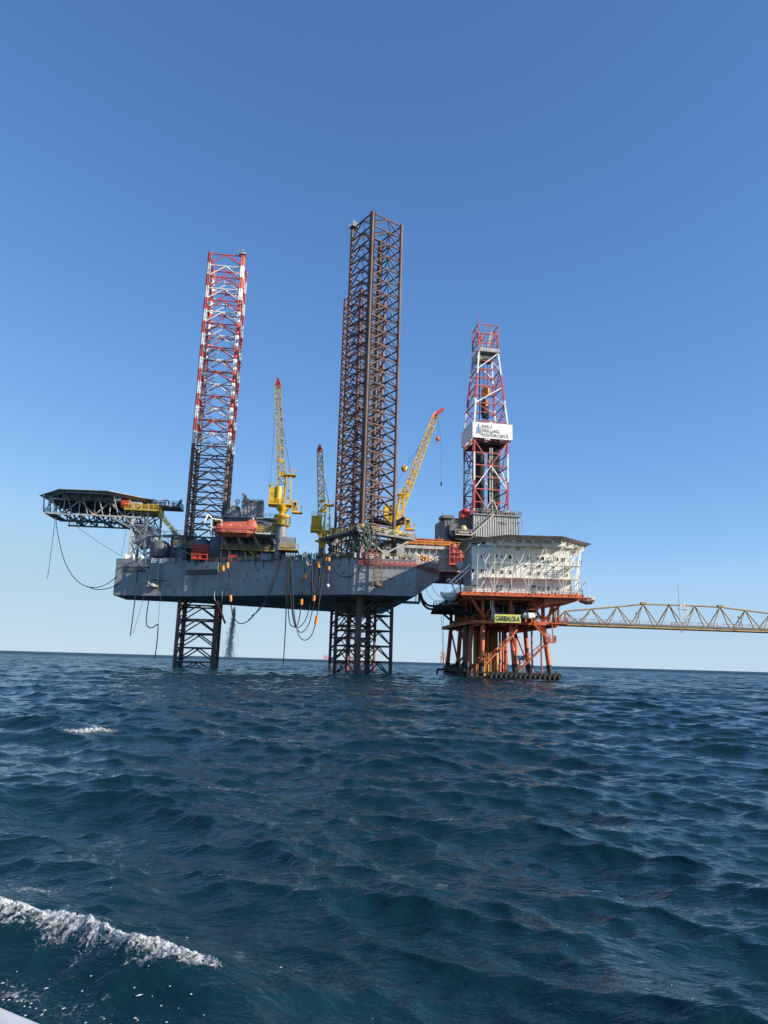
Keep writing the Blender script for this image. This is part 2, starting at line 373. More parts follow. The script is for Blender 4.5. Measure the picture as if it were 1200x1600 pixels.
# ------------------------------------------------------------------ rig legs
def rig_leg(label, u, v, rot, ztop, m_ch, m_br, zrack=-6, beacon=None):
    fr = Frame(*RIG.w((u, v, 0)).xy, 6.5 + rot)
    t = T('jackup_lattice_tower', label, 'rig leg', (0, 0, 0), fr, 'lattice legs of the drilling rig')
    h = 4.57; zb = -5.
    cs = [(-h, -h), (h, -h), (h, h), (-h, h)]
    for cx, cy in cs:
        mb = MB(); mb.rod((cx, cy, zb), (cx, cy, ztop), .86, 10)
        ch = t.part('chord', mb, m_ch)
        d = V((cx, cy, 0)).normalized(); tg = V((-d.y, d.x, 0)); rk = MB()
        def plate(a, b, z0, z1, th=.09):
            c = V((cx, cy, 0)); n = d * th
            P = [c + tg * a - n, c + tg * b - n, c + tg * b + n, c + tg * a + n]
            rk.prism([(p.x, p.y) for p in P], z0, z1)
        plate(-.58, .58, zb, ztop)
        z = zb
        while z < ztop - .3:
            plate(-.72, -.58, z, z + .3); plate(.58, .72, z, z + .3); z += .6
        t.part('rack', rk, m_ch, ch)
    nb = int((ztop - zb) / BAY)
    for i in range(nb + 1):                                    # one bracing bay: four sides of horizontals and K-braces, plan diamond
        z = ztop - .35 - i * BAY; mb = MB(); mids = [(0, -h, z), (h, 0, z), (0, h, z), (-h, 0, z)]
        for k in range(4):
            (ax, ay), (bx, by) = cs[k], cs[(k + 1) % 4]; mx, my = (ax + bx) / 2, (ay + by) / 2
            mb.rod((ax, ay, z), (bx, by, z), .40, 6); mb.rod(mids[k], mids[(k + 1) % 4], .2, 5)
            if z - BAY > zb:
                mb.rod((mx, my, z - .05), (ax, ay, z - BAY + .25), .34, 6); mb.rod((mx, my, z - .05), (bx, by, z - BAY + .25), .34, 6)
        t.part('brace_bay', mb, m_br)
    if beacon is not None:
        cx, cy = cs[beacon]; mb = MB()
        mb.cbox((cx * .95, cy * .95, ztop + .12), 2.0, 2.0, .12); mb.rail([(cx * .95 - .95, cy * .95 - .95, ztop + .18), (cx * .95 + .95, cy * .95 - .95, ztop + .18), (cx * .95 + .95, cy * .95 + .95, ztop + .18), (cx * .95 - .95, cy * .95 + .95, ztop + .18)], 1.0, 1.0, .08, (.5,), True)
        mb.bar((cx * .95, cy * .95, ztop + .18), (cx * .95, cy * .95, ztop + 2.4), .08)
        bp_ = t.part('beacon_platform', mb, 'lgrey')
        b2 = MB(); b2.lathe((cx * .95 + .4, cy * .95, ztop + .18), [(.22, 0), (.3, .2), (.3, .6), (.15, .8)], 10); t.part('beacon_lamp', b2, 'white', bp_)
    return t
rig_leg('lattice rig leg painted in red and white bands, at the helideck end', -38.75, .2, 0, 112.1, 'bandleg', 'bandleg', beacon=1)
rig_leg('tall dark brown lattice rig leg nearest the viewer, standing in front of another leg', 1.2, -21.6, 30, 113.4, 'leg', 'leg', beacon=0 + 3)
rig_leg('brown lattice rig leg half hidden behind the taller brown leg', 2.0, 21.6, 30, 116.4, 'legred', 'leg')

# ------------------------------------------------------------------ hull
DK = 25.1
t = T('drilling_rig_hull', 'long grey raised drilling rig hull carried high on lattice legs', 'rig hull', (-20, 0, 17), RIG)
plan = [(-59.7, -3.5), (-41, -8.5), (-2.1, -30.4), (11.5, -31.8), (18, -25.5), (18, 25.5), (11.5, 31.8), (-2.1, 31), (-41, 14), (-59.7, 11)]
bz = [17, 17, 17, 17, 21.8, 21.8, 17, 17, 17, 17]
mb = MB(); n = len(plan)
vs = [(x, y, z) for (x, y), z in zip(plan, bz)] + [(x, y, DK) for x, y in plan]
mb.add(vs, [tuple(range(n, 2 * n))] + [(k, (k + 1) % n, n + (k + 1) % n, n + k) for k in range(n)])
t.part('hull_side', mb, 'hull')
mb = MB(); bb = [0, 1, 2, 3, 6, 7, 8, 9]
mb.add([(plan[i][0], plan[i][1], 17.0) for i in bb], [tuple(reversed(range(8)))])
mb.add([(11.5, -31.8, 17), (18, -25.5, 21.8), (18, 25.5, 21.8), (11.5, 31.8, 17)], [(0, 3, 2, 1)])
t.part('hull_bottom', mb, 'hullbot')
# rubbing strake, welded seams
mb = MB()
for (a, b) in zip(plan[:4], plan[1:4]):
    mb.bar((*a, 24.95), (*b, 24.95), .16, .22)
mb.bar((11.5, -31.8, 24.95), (18, -25.5, 24.95), .16, .22)
t.part('deck_edge', mb, 'grey')
# bulwark with slots at the bow, rails elsewhere
mb = MB()
def along(a, b, f): return (a[0] + (b[0] - a[0]) * f, a[1] + (b[1] - a[1]) * f)
mb.bar((*along(plan[0], plan[1], 0), 25.65), (*along(plan[0], plan[1], .22), 25.65), .12, 1.0)
mb.bar((*along(plan[0], plan[1], .62), 25.75), (*along(plan[0], plan[1], .80), 25.75), .12, 1.2)
mb.bar((*plan[0], 25.65), (*plan[9], 25.65), .12, 1.0)
for z in (25.45, 25.8, 26.15): mb.bar((*along(plan[0], plan[1], .2), z), (*along(plan[0], plan[1], .64), z), .1, .16)
for k in range(9):
    f = .2 + .05 * k; mb.bar((*along(plan[0], plan[1], f), 25.1), (*along(plan[0], plan[1], f), 26.25), .14)
t.part('bulwark', mb, 'grey')
mb = MB()
mb.rail([(*along(plan[1], plan[2], 0), DK), (*plan[2], DK), (*plan[3], DK), (*plan[4], DK), (*plan[5], DK), (*plan[6], DK), (*plan[7], DK), (*plan[8], DK)], 1.15, 2.0, .09)
t.part('deck_railing', mb, 'dyellow')
mb = MB()                                                   # solid grey weather panels along the flare
for k in range(16):
    f0, f1 = k / 26 + .004, (k + 1) / 26 - .004
    mb.bar((*along(plan[1], plan[2], f0), 25.75), (*along(plan[1], plan[2], f1), 25.75), .08, 1.0)
t.part('weather_panel', mb, 'dgrey')
# fire-water pipes running along the stern corner
mb = MB(); off = .35
for z in (23.55, 23.85, 24.15, 24.4):
    mb.tube([(-1.2, -30.75 - off, z), (11.4, -31.95 - off, z), (18.1, -25.5 - off, z - .7)], .07, 5)
for k in range(12):
    f = k / 11; mb.bar((-1.2 + 12.6 * f, -31.1 - 1.2 * f, 23.4), (-1.2 + 12.6 * f, -31.1 - 1.2 * f, 25.2), .09)
for k in range(7):
    f = k / 6; mb.bar((11.4 + 6.7 * f, -32.3 + 6.45 * f, 23.3 - .6 * f), (11.4 + 6.7 * f, -32.3 + 6.45 * f, 24.5), .08)
t.part('pipe_run', mb, 'salmon')
mb = MB()
for x0 in (-.8, .4, 1.5, 2.6):
    mb.bar((x0, -31.6, 25.1), (x0, -31.7, 27.0), .12); mb.bar((x0, -31.6, 24.), (x0 + 1, -31.7, 26.4), .1)
for z in (25.6, 26.2, 26.9): mb.bar((-.8, -31.6, z), (2.6, -31.8, z), .12)
t.part('pipe_manifold', mb, 'red')
# overhanging box under the red basket
mb = MB(); mb.prism([(-41.5, -8.6), (-33.5, -13.0), (-33.5, -14.6), (-41.5, -10.4)], [22.2, 22.2, 23.2, 23.2], 25.0); t.part('side_sponson', mb, 'hull')
t.text('lettering', 'SHELF DRILLING\nRESOURCEFUL', (-57.6, -4.25, 23.75), .92, 'ink', 1.0, .012, rz=math.atan2(-5, 18.7))
# dark stains hung from scuppers
# drawwork frame of the sea-water inlet ladders
def inlet_ladder(label, u0, v0, z0, z1, lean, hw, rustm, stepz):
    t = T('intake_ladder', label, 'ladder frame', (u0, v0, z0), RIG, 'ladder frames hung on the hull side')
    mb = MB()
    for s in (-hw, hw):
        mb.bar((u0 + s * .75, v0, z1), (u0 + s, v0 - .15, z0), .22)
    for k in range(9):
        f = k / 8; mb.bar((u0 - hw * (.75 + .25 * (1 - f)), v0, z0 + (z1 - z0) * f), (u0 + hw * (.75 + .25 * (1 - f)), v0, z0 + (z1 - z0) * f), .1)
    for k in range(4):
        z = z0 + (z1 - z0) * k / 4; dz = (z1 - z0) / 4
        mb.bar((u0 - hw * (1 if k % 2 else -1), v0, z), (u0 + hw * (1 if k % 2 else -1), v0, z + dz), .12)
    t.part('frame', mb, rustm)
    mb = MB(); mb.cbox((u0 + 1.2, v0 + .1, stepz), 5.2, .9, .14); t.part('ledge', mb, 'grey')
    mb = MB(); mb.lathe((u0, v0 - .4, z0 - .2), [(.2, -.5), (.8, -.35), (1.0, 0), (.55, .3), (.3, .7)], 10)
    for k in range(9):
        a = rnd.random() * 6.28; mb.bar((u0 + math.cos(a) * .4, v0 - .4 + math.sin(a) * .3, z0), (u0 + math.cos(a) * 1.5, v0 - .4 + math.sin(a) * .6, z0 + rnd.uniform(-.8, .5)), .2)
    t.part('intake_head', mb, 'lgrey' if rustm == 'lgrey' else 'brown')
    return t
inlet_ladder('pale ladder frame hung on the hull side below the helideck tower', -49.6, -7.0, 19.6, 26.0, 0, 1.1, 'lgrey', 20.9)
inlet_ladder('rusty ladder frame hung on the hull side by the red pipes', 2.9, -32.3, 19.3, 26.2, 0, 1.0, 'brown', 20.8)

# ------------------------------------------------------------------ helideck at the bow
HC = (-67.7, 8.6); HZ = 42.6; HR = 13.0
def octo(c, W, rot=0.):
    r = W / math.cos(math.pi / 8); return [(c[0] + r * math.cos(rot + math.pi / 8 + k * math.pi / 4), c[1] + r * math.sin(rot + math.pi / 8 + k * math.pi / 4)) for k in range(8)]
t = T('helideck', 'grey octagonal helideck cantilevered beyond the bow on a steel tower', 'helideck', (-56, 3, DK), RIG)
oc = octo(HC, HR, rad(-4))
mb = MB(); mb.prism(oc, HZ - .45, HZ); t.part('deck_plate', mb, 'grey')
mb = MB(); oo = octo(HC, HR + 1.5, rad(-4))
for k in range(8):
    a, b = oc[k], oc[(k + 1) % 8]; c, d = oo[k], oo[(k + 1) % 8]
    mb.bar((*c, HZ + .15), (*d, HZ + .15), .1)
    for j in range(6):
        f = j / 5; p = along(a, b, f); q = along(c, d, f); mb.bar((*p, HZ - .2), (*q, HZ + .15), .1)
    mb.bar((*along(a, c, .5), HZ), (*along(b, d, .5), HZ), .06)
    mb.add([(*a, HZ - .1), (*b, HZ - .1), (*d, HZ + .12), (*c, HZ + .12), (*a, HZ - .14), (*b, HZ - .14), (*d, HZ + .08), (*c, HZ + .08)], [(0, 1, 2, 3), (7, 6, 5, 4), (2, 1, 5, 6), (0, 3, 7, 4)])
t.part('safety_net', mb, 'lgrey')
mb = MB(); TB = 37.4                                         # underdeck girders
for k in range(-4, 5):
    x = HC[0] + k * 2.9; hw = min(12.6, 18.0 - abs(k * 2.9)); mb.box(x - .11, x + .11, HC[1] - hw, HC[1] + hw, HZ - 1.15, HZ - .45)
for k in range(-3, 4):
    y = HC[1] + k * 3.6; hw = min(12.6, 18.0 - abs(k * 3.6)); mb.box(HC[0] - hw, HC[0] + hw, y - .12, y + .12, HZ - 1.5, HZ - .47)
t.part('deck_girder', mb, 'dgrey')
for y, m_ in ((-.5, 'lgrey'), (8.6, 'dgrey'), (17, 'dgrey')):
    mb = MB(); xs = [-78.6, -74.8, -71.0, -67.2, -63.4, -59.6, -55.6]
    for i, x in enumerate(xs):
        if i < 6:
            mb.bar((xs[i], y, TB), (xs[i + 1], y, TB), .36); mb.bar((xs[i], y, HZ - 1.4), (xs[i + 1], y, HZ - 1.4), .36)
            mb.bar((xs[i] if i % 2 else xs[i + 1], y, TB), (xs[i + 1] if i % 2 else xs[i], y, HZ - 1.4), .27)
            mb.bar((xs[i] + 1.4, y - 2.4, HZ - 1.2), (xs[i] + 1.4 + .8, y, TB), .22)
        mb.bar((x, y, TB), (x, y, HZ - 1.4), .22)
    t.part('side_truss', mb, m_)
mb = MB()
for i, x in enumerate((-74.8, -71.0, -67.2, -63.4, -59.6)):
    mb.bar((x, -.5, TB), (x, 17, TB), .34); mb.bar((x, -.5, TB), (x, 8.6, HZ - 1.4), .3); mb.bar((x, 17, TB), (x, 8.6, HZ - 1.4), .3)
    mb.bar((x, 4, TB), (x + 2.1, 4, TB - 1.1), .26); mb.bar((x + 2.1, 4, TB - 1.1), (x + 4.2, 4, TB), .26)
mb.bar((-77, 4, TB - 1.1), (-57, 4, TB - 1.1), .3); mb.bar((-77, 11, TB - 1.1), (-57, 11, TB - 1.1), .3)
t.part('bottom_truss', mb, 'dgrey')
mb = MB()
mb.cbox((-78.3, 4.5, TB + .1), 2.6, 10, .2); mb.rail([(-79.6, 9.5, TB + .2), (-79.6, -.5, TB + .2), (-77, -.5, TB + .2)], 1.1, 1.2, .09)
for y in (-.4, 4.5, 9.4):
    mb.bar((-79.6, y, TB), (-80.2, y + .4, HZ - .5), .26); mb.bar((-79.6, y, TB + .2), (-77.2, y, HZ - 1.), .2)
t.part('access_platform', mb, 'lgrey')
cols = [(-57.6, -.2), (-53.9, -.2), (-57.6, 8.6), (-52.2, 8.6)]
for x, y in cols:
    mb = MB(); mb.bar((x, y, DK), (x, y, HZ - 1.4), .55); t.part('tower_column', mb, 'lgrey' if y < 1 else 'grey')
mb = MB()
for (a, b) in ((cols[0], cols[1]), (cols[0], cols[2]), (cols[1], cols[3]), (cols[2], cols[3])):
    for z0, z1 in ((27.5, 31.5), (31.5, 35.5), (35.5, 39.5)):
        mb.bar((*a, z1), (*b, z1), .28); mb.bar((*a, z0), (*b, z1), .24); 
        mb.bar((*b, z0), (*a, z1), .24)
mb.bar((-57.6, -.2, 34.6), (-63.5, -.2, TB), .5); mb.bar((-57.6, 8.6, 34.6), (-63.5, 8.6, TB), .5)
mb.bar((-64, -.6, HZ - 1.2), (-55.2, -.6, 33.2), .34)
t.part('tower_bracing', mb, 'grey')
mb = MB(); p0 = V((-52.2, 1.0, 39.8)); p1 = V((-45.6, 1.0, 32.6)); mb.bar(p0, p1, .6, .9); mb.rail([p0 + V((0, -.4, .4)), p1 + V((0, -.4, .4))], .9, 1.4, .08)
t.part('stay_beam', mb, 'pyellow')
mb = MB(); mb.box(-59.6, -51.2, -2.0, 7, 39.2, 39.5); mb.rail([(-59.6, 6.9, 39.5), (-59.6, -1.9, 39.5), (-51.3, -1.9, 39.5), (-51.3, 6.9, 39.5)], 1.15, 1.0, .11, (.35, .7))
t.part('upper_platform', mb, 'yellow')
mb = MB(); mb.box(-59.6, -51.2, -2.02, -1.9, 39.0, 39.55); t.part('platform_edge', mb, 'dyellow')
mb = MB(); mb.box(-54.8, -46.5, 3, 9, 41.3, 41.7); mb.rail([(-54.8, 3.1, 41.7), (-46.6, 3.1, 41.7), (-46.6, 8.9, 41.7)], 1.2, 1.0, .1); mb.bar((-47.5, 4, 41.7), (-46.4, 3.4, 43.4), .5)
t.part('fire_platform', mb, 'dgrey')
mb = MB(); mb.box(-60.6, -58.8, -1.4, .6, 39.5, 41.6); t.part('locker', mb, 'red')
mb = MB()
for x, y in ((-52.9, 3.4), (-50.6, 3.6), (-49.6, 3.4)):
    mb.bar((x, y, 41.7), (x, y, 42.9), .3); mb.bar((x, y, 42.9), (x - .9, y - .3, 43.2), .28)
t.part('foam_monitor', mb, 'red')
mb = MB()
for x in (-53.7, -52.2, -51.4, -48.4): mb.cbox((x, 3.6, 42.2), .8, .6, 1.0)
t.part('equipment_box', mb, 'white')

# hopper in the tower, deck tanks and modules
mb = MB(); mb.box(-57.0, -53.0, 1.6, 5.6, 31.6, 35.6)
mb.add([(-57, 1.6, 31.6), (-53, 1.6, 31.6), (-53, 5.6, 31.6), (-57, 5.6, 31.6), (-55.6, 3, 29.6), (-54.4, 3, 29.6), (-54.4, 4.2, 29.6), (-55.6, 4.2, 29.6)], [(0, 4, 5, 1), (1, 5, 6, 2), (2, 6, 7, 3), (3, 7, 4, 0), (7, 6, 5, 4)])
solo('storage_hopper', 'pale grey square hopper inside the helideck tower', 'hopper', mb, 'lgrey', (-55, 3.6, 29.6), RIG)
t = T('water_tank', 'dark grey domed tank lying beside the foot of the helideck tower', 'tank', (-49.6, -2.5, DK), RIG)
mb = MB(); mb.lathe((-49.8, -1.6, 27.2), [(2.4, 0), (2.45, .1), (2.45, 3.0), (2.2, 3.6), (1.4, 4.1), (.1, 4.3)], 20); t.part('shell', mb, 'dgrey')
mb = MB(); mb.rail([(-51.2, -2.8, 31.0), (-48, -2.9, 31.0), (-47.6, 0, 31.0)], .9, 1.2, .08)
for x in (-51.6, -48.0): mb.bar((x, -2.4, DK), (x, -2.4, 27.4), .3)
t.part('tank_railing', mb, 'dyellow')
t = T('water_tank', 'dark grey long tank just right of the domed tank by the helideck tower', 'tank', (-46.4, -1.5, DK), RIG)
mb = MB(); mb.lathe((-46.6, .6, 26.6), [(2.2, 0), (2.25, .1), (2.25, 3.1), (1.7, 3.7), (.1, 3.9)], 18); t.part('shell', mb, 'dgrey')
mb = MB(); mb.box(-48.4, -44.6, -2.1, -1.4, 25.1, 26.9); t.part('skid', mb, 'grey')
for i, (x, lab) in enumerate(((-57.0, 'white drum winch at the bow rail, left of its pair'), (-53.0, 'white drum winch at the bow rail, right of its pair'))):
    t = T('mooring_winch', lab, 'winch', (x, -1.8, DK), RIG, 'white winches at the bow')
    mb = MB(); mb.lathe((x - 1.1, -1.8, 26.8), [(.3, 0), (.85, .02), (.85, .2), (.6, .22), (.6, 2.0), (.85, 2.02), (.85, 2.2), (.3, 2.22)], 14, 'x'); t.part('drum', mb, 'white')
    mb = MB(); mb.box(x - 1.2, x + 1.2, -2.3, -1.3, 25.1, 26.2); t.part('base', mb, 'dgrey')
t = T('deck_module', 'dark grey deck module with a yellow railed roof beside the banded leg', 'deck module', (-45, 1, DK), RIG)
mb = MB(); mb.box(-47.2, -41.8, -1.5, 6, 25.1, 33.2); mb.corr((-47.2, -1.5), (-41.8, -1.5), 27.5, 33.0, 1.2, .12); t.part('wall', mb, 'dgrey')
mb = MB(); mb.rail([(-47.2, 5, 33.2), (-47.2, -1.5, 33.2), (-41.8, -1.5, 33.2), (-41.8, 5, 33.2)], 1.15, 1.1, .1); mb.box(-44.2, -41.4, -2.4, -1.5, 28.6, 28.8); mb.rail([(-45.4, -2.4, 28.8), (-41.4, -2.4, 28.8)], 1.1, .9, .1); mb.stair((-45.6, -2.5, 28.8), (-43.0, -2.5, 33), .8)
t.part('roof_railing', mb, 'dyellow')
mb = MB(); mb.box(-45.8, -44.9, -1.66, -1.6, 25.3, 27.3); t.part('door', mb, 'black')
mb = MB(); mb.stair((-53, -1.2, 32.6), (-47.2, -1.2, 33.1), 1.0); mb.box(-53.2, -47.2, -1.5, -.2, 32.5, 32.75); solo('catwalk', 'grey railed catwalk from the helideck tower to the banded leg', 'catwalk', mb, 'grey', (-50, -1, 32.5), RIG)

def jack_frame(label, u, v, rot, zt, hw, mcol, mrail):
    fr = Frame(*RIG.w((u, v, 0)).xy, 6.5 + rot)
    t = T('jacking_frame', label, 'jacking frame', (0, 0, DK), fr, 'jacking frames round the rig legs')
    for sx in (-1, 1):
        for sy in (-1, 1):
            mb = MB(); c = 4.57
            mb.prism([(sx * (c + .7) - 1.1, sy * (c + .7) - 1.1), (sx * (c + .7) + 1.1, sy * (c + .7) - 1.1), (sx * (c + .7) + 1.1, sy * (c + .7) + 1.1), (sx * (c + .7) - 1.1, sy * (c + .7) + 1.1)], DK, zt - .6)
            for z in np.arange(DK + .6, zt - 1.2, 1.15): mb.lathe((sx * (c + 1.8), sy * (c + .7), z + .4), [(.45, -.9), (.45, .9)], 10, 'y')
            t.part('jack_tower', mb, mcol)
    mb = MB(); i0, i1 = 5.9, hw
    for (x0, x1, y0, y1) in ((-i1, i1, -i1, -i0), (-i1, i1, i0, i1), (-i1, -i0, -i0, i0), (i0, i1, -i0, i0)): mb.box(x0, x1, y0, y1, zt - .5, zt)
    t.part('ring_platform', mb, 'dgrey')
    mb = MB(); mb.rail([(-i1, -i1, zt), (i1, -i1, zt), (i1, i1, zt), (-i1, i1, zt)], 1.15, 1.3, .1, (.35, .7), True)
    t.part('platform_railing', mb, mrail)
    mb = MB()
    for a, b in (((-1, -1), (1, -1)), ((1, -1), (1, 1)), ((1, 1), (-1, 1)), ((-1, 1), (-1, -1))):
        mb.bar((a[0] * i1 * .9, a[1] * i1 * .9, zt - .5), (b[0] * i1 * .25, b[1] * i1 * (.9 if a[1] == b[1] else .25), DK + .5), .3)
        mb.bar((b[0] * i1 * .9, b[1] * i1 * .9, zt - .5), (a[0] * i1 * .25, a[1] * i1 * (.9 if a[1] == b[1] else .25), DK + .5), .3)
    t.part('platform_brace', mb, 'grey')
    mb = MB(); r2 = random.Random(int(abs(u * 7 + v)) + 3)
    for k in range(110):
        s = r2.choice(((0, -1), (1, 0), (-1, 0), (0, 1))); q = r2.uniform(-i1 * .9, i1 * .9); o = r2.uniform(5.6, i1 - .4)
        x, y = (q, s[1] * o) if s[0] == 0 else (s[0] * o, q); z = r2.choice((DK, DK, zt)); 
        mb.cbox((x, y, z + .5), r2.uniform(.3, 1.4), r2.uniform(.3, 1.2), r2.uniform(.5, 2.0))
    t.part('deck_machinery', mb, 'grey')
    mb = MB()
    for k in range(18 if v < -20 else 0):
        q = -i1 + r2.random() ** 1.5 * 5; a_ = r2.random() < .5; sw = (lambda p: p if a_ else (p[1], p[0], p[2])); mb.tube(smooth_path([sw((q, -i1 - .2, zt + r2.uniform(-1.5, 1.8))), sw((q + r2.uniform(-1.8, 1.8), -i1 - .5, zt - r2.uniform(1, 3))), sw((q + r2.uniform(-2.5, 2.5), -i1 - .1, DK + r2.uniform(.2, 2)))], 5), r2.uniform(.08, .2), 5)
    if v < -20: t.part('hose_bundle', mb, 'green')
    return t
jack_frame('jacking frame with a railed ring platform around the foot of the tall brown leg', 1.2, -21.6, 30, 31.2, 8.2, 'dgrey', 'dyellow')
jack_frame('jacking frame around the foot of the red and white leg', -38.4, .2, 0, 29.6, 7.2, 'dgrey', 'dyellow')
jack_frame('jacking frame around the foot of the half hidden brown leg', 2.0, 21.6, 30, 31.2, 8.0, 'dgrey', 'dyellow')

# storage silos
for (u, v, r, zt, lab) in ((-38.5, -7.2, 2.0, 31.6, 'dark grey domed silo behind the red basket'), (-34.6, -8.4, 2.15, 32.2, 'dark grey domed silo between the red basket and the lifeboat frame')):
    t = T('silo', lab, 'silo', (u, v, DK), RIG, 'silos at the deck edge')
    mb = MB(); mb.lathe((u, v, 26), [(r * .5, -.9), (r, .6), (r, zt - 27.3), (r * .85, zt - 26.6), (r * .4, zt - 26.1), (.1, zt - 26)], 22); t.part('shell', mb, 'dgrey')
    mb = MB(); mb.bar((u + .7, v - r - .1, 26), (u + .7, v - r - .1, zt), .12); mb.bar((u + 1.0, v - r - .05, 26), (u + 1.0, v - r - .05, zt), .12); mb.lathe((u, v, zt), [(.5, -.1), (.5, .25)], 10)
    t.part('ladder', mb, 'grey')
t = T('personnel_basket', 'red tubular cage hung outside the hull beneath the silos', 'cage', (-38, -12, 25.6), RIG)
b = MB(); x0, x1, y0, y1 = -39.9, -36.3, -13.6, -11.4
for x in (x0, (x0 + x1) / 2, x1):
    for y in (y0, y1): b.bar((x, y, 25.6), (x, y, 29.1), .2)
for z in (25.6, 26.7, 27.6, 28.3, 29.1):
    b.bar((x0, y0, z), (x1, y0, z), .2); b.bar((x0, y1, z), (x1, y1, z), .2); b.bar((x0, y0, z), (x0, y1, z), .2); b.bar((x1, y0, z), (x1, y1, z), .2)
b.bar((x1, y0, 25.6), (x1, y1, 27.6), .16); b.bar((x1, y0, 29.1), (x1, y1, 27.6), .16); t.part('cage_frame', b, 'red')
b = MB(); b.box(x0, x1, y0, y1, 25.5, 25.62); b.box(x0, x1 - 1.2, y1 - .05, y1, 26, 28.8); b.box(x0 + .1, x0 + 2.2, y0 + .3, y1 - .2, 25.62, 27.2); t.part('floor_tray', b, 'red')
b = MB()
for x in (x0 + .4, x1 - .4): b.bar((x, y0, 25.5), (x + .8, -11.2, 24.2), .16); b.bar((x, y1, 25.4), (x, -9.5, 25.4), .2)
t.part('bracket', b, 'grey')

# ------------------------------------------------------------------ accommodation, lifeboat platform, lifeboat
t = T('rig_quarters', 'dark grey deckhouse block of the rig behind the orange lifeboat', 'deckhouse', (-26, -4, DK), RIG)
mb = MB(); mb.box(-33, -19.8, -11.5, 6, DK, 36.4)
mb.corr((-33, -11.5), (-19.8, -11.5), 33.2, 36.2, 1.3, .12); t.part('wall', mb, 'dgrey')
mb = MB(); mb.box(-33.4, -19.4, -12.2, 6.3, 36.4, 36.7); mb.rail([(-33.3, 2, 36.7), (-33.3, -12.1, 36.7), (-19.5, -12.1, 36.7)], 1.1, 1.3, .09); t.part('roof', mb, 'grey')
for i in range(6):
    for z in (27.2, 30.2):
        x = -32 + i * 2.1; b = MB(); b.box(x, x + .8, -11.6, -11.48, z, z + .9); t.part('window', b, 'glass')
b = MB(); b.box(-21.4, -20.4, -11.62, -11.48, DK + .1, DK + 2.2); t.part('door', b, 'grey')
b = MB(); b.box(-36.4, -33.1, -9.5, -4, 35.6, 36.0); b.rail([(-36.4, -4, 36), (-36.4, -9.5, 36), (-33, -9.5, 36)], 1.15, .9, .11, (.3, .65)); b.bar((-36, -9, DK), (-36, -9, 35.6), .3); b.bar((-33.4, -9.4, DK), (-33.4, -9.4, 35.6), .3)
t.part('landing', b, 'dyellow')
t = T('roof_module', 'dark grey corrugated cabin on top of the rig quarters', 'cabin', (-25, -4, 36.7), RIG)
mb = MB(); mb.box(-29.4, -24.4, -8.8, -1.5, 36.7, 41.0); mb.corr((-29.4, -8.8), (-24.4, -8.8), 36.9, 40.9, .72, .16); mb.corr((-24.4, -8.8), (-24.4, -1.5), 36.9, 40.9, .8, .16); t.part('wall', mb, 'grey')
mb = MB(); mb.box(-29.6, -24.2, -9.0, -1.3, 41.0, 41.2); mb.box(-27.8, -25.6, -7, -3.4, 41.2, 42.1); mb.box(-25.6, -24.3, -5, -2, 41.2, 42.6)
mb.rail([(-29.5, -8.9, 41.2), (-24.3, -8.9, 41.2), (-24.3, -2, 41.2)], .8, 1.2, .08); t.part('roof', mb, 'dgrey')
t = T('roof_module', 'small grey cabin with a pale yellow tank top, left of the corrugated cabin', 'cabin', (-31, -6, 36.7), RIG)
mb = MB(); mb.box(-32.8, -29.8, -8.5, -3, 36.7, 39.2); mb.corr((-32.8, -8.5), (-29.8, -8.5), 36.8, 39.1, .6, .12); t.part('wall', mb, 'grey')
mb = MB(); mb.lathe((-31.2, -6.6, 39.2), [(1.3, 0), (1.35, .1), (1.3, .8), (.8, 1.2), (.1, 1.3)], 16); t.part('tank_top', mb, 'pyellow')
def dish(label, c, r, m_, aim):
    t = T('satellite_dish', label, 'dish', c, RIG, 'satellite dishes on the cabin roof')
    c = V(c); aim = V(aim).normalized(); s1 = aim.cross(V((0, 0, 1))).normalized(); s2 = s1.cross(aim)
    mb = MB(); n = 20; vs = []; prof = [(.05, 0), (.45, .05), (.8, .18), (1, .3), (1.0, .26), (.8, .13), (.05, -.05)]; h = c + V((0, 0, 1.1 + r))
    for rr, zz in prof:
        for k in range(n):
            a = 6.2832 * k / n; vs.append(h + s1 * (rr * r * math.cos(a)) + s2 * (rr * r * math.sin(a)) + aim * (zz * r))
    mb.add(vs, [(i * n + k, i * n + (k + 1) % n, (i + 1) * n + (k + 1) % n, (i + 1) * n + k) for i in range(len(prof) - 1) for k in range(n)], True)
    t.part('reflector', mb, m_)
    mb = MB(); mb.rod(c, h - aim * .1, .2, 8); mb.rod(h, h + aim * r * .9, .07); mb.cbox(h + aim * r * .9, .2, .2, .2); t.part('mast', mb, 'grey')
dish('white satellite dish tilted beside the corrugated cabin roof', (-30.6, -8.2, 38.6), 1.15, 'white', (-.5, -.8, .35))
dish('grey satellite dish edge-on above the white dish', (-29.2, -7.2, 40.6), 1.0, 'grey', (.75, -.45, .5))
dish('pale grey satellite dish behind the white dish', (-28.6, -6.2, 38.9), 1.35, 'lgrey', (.55, -.75, .2))

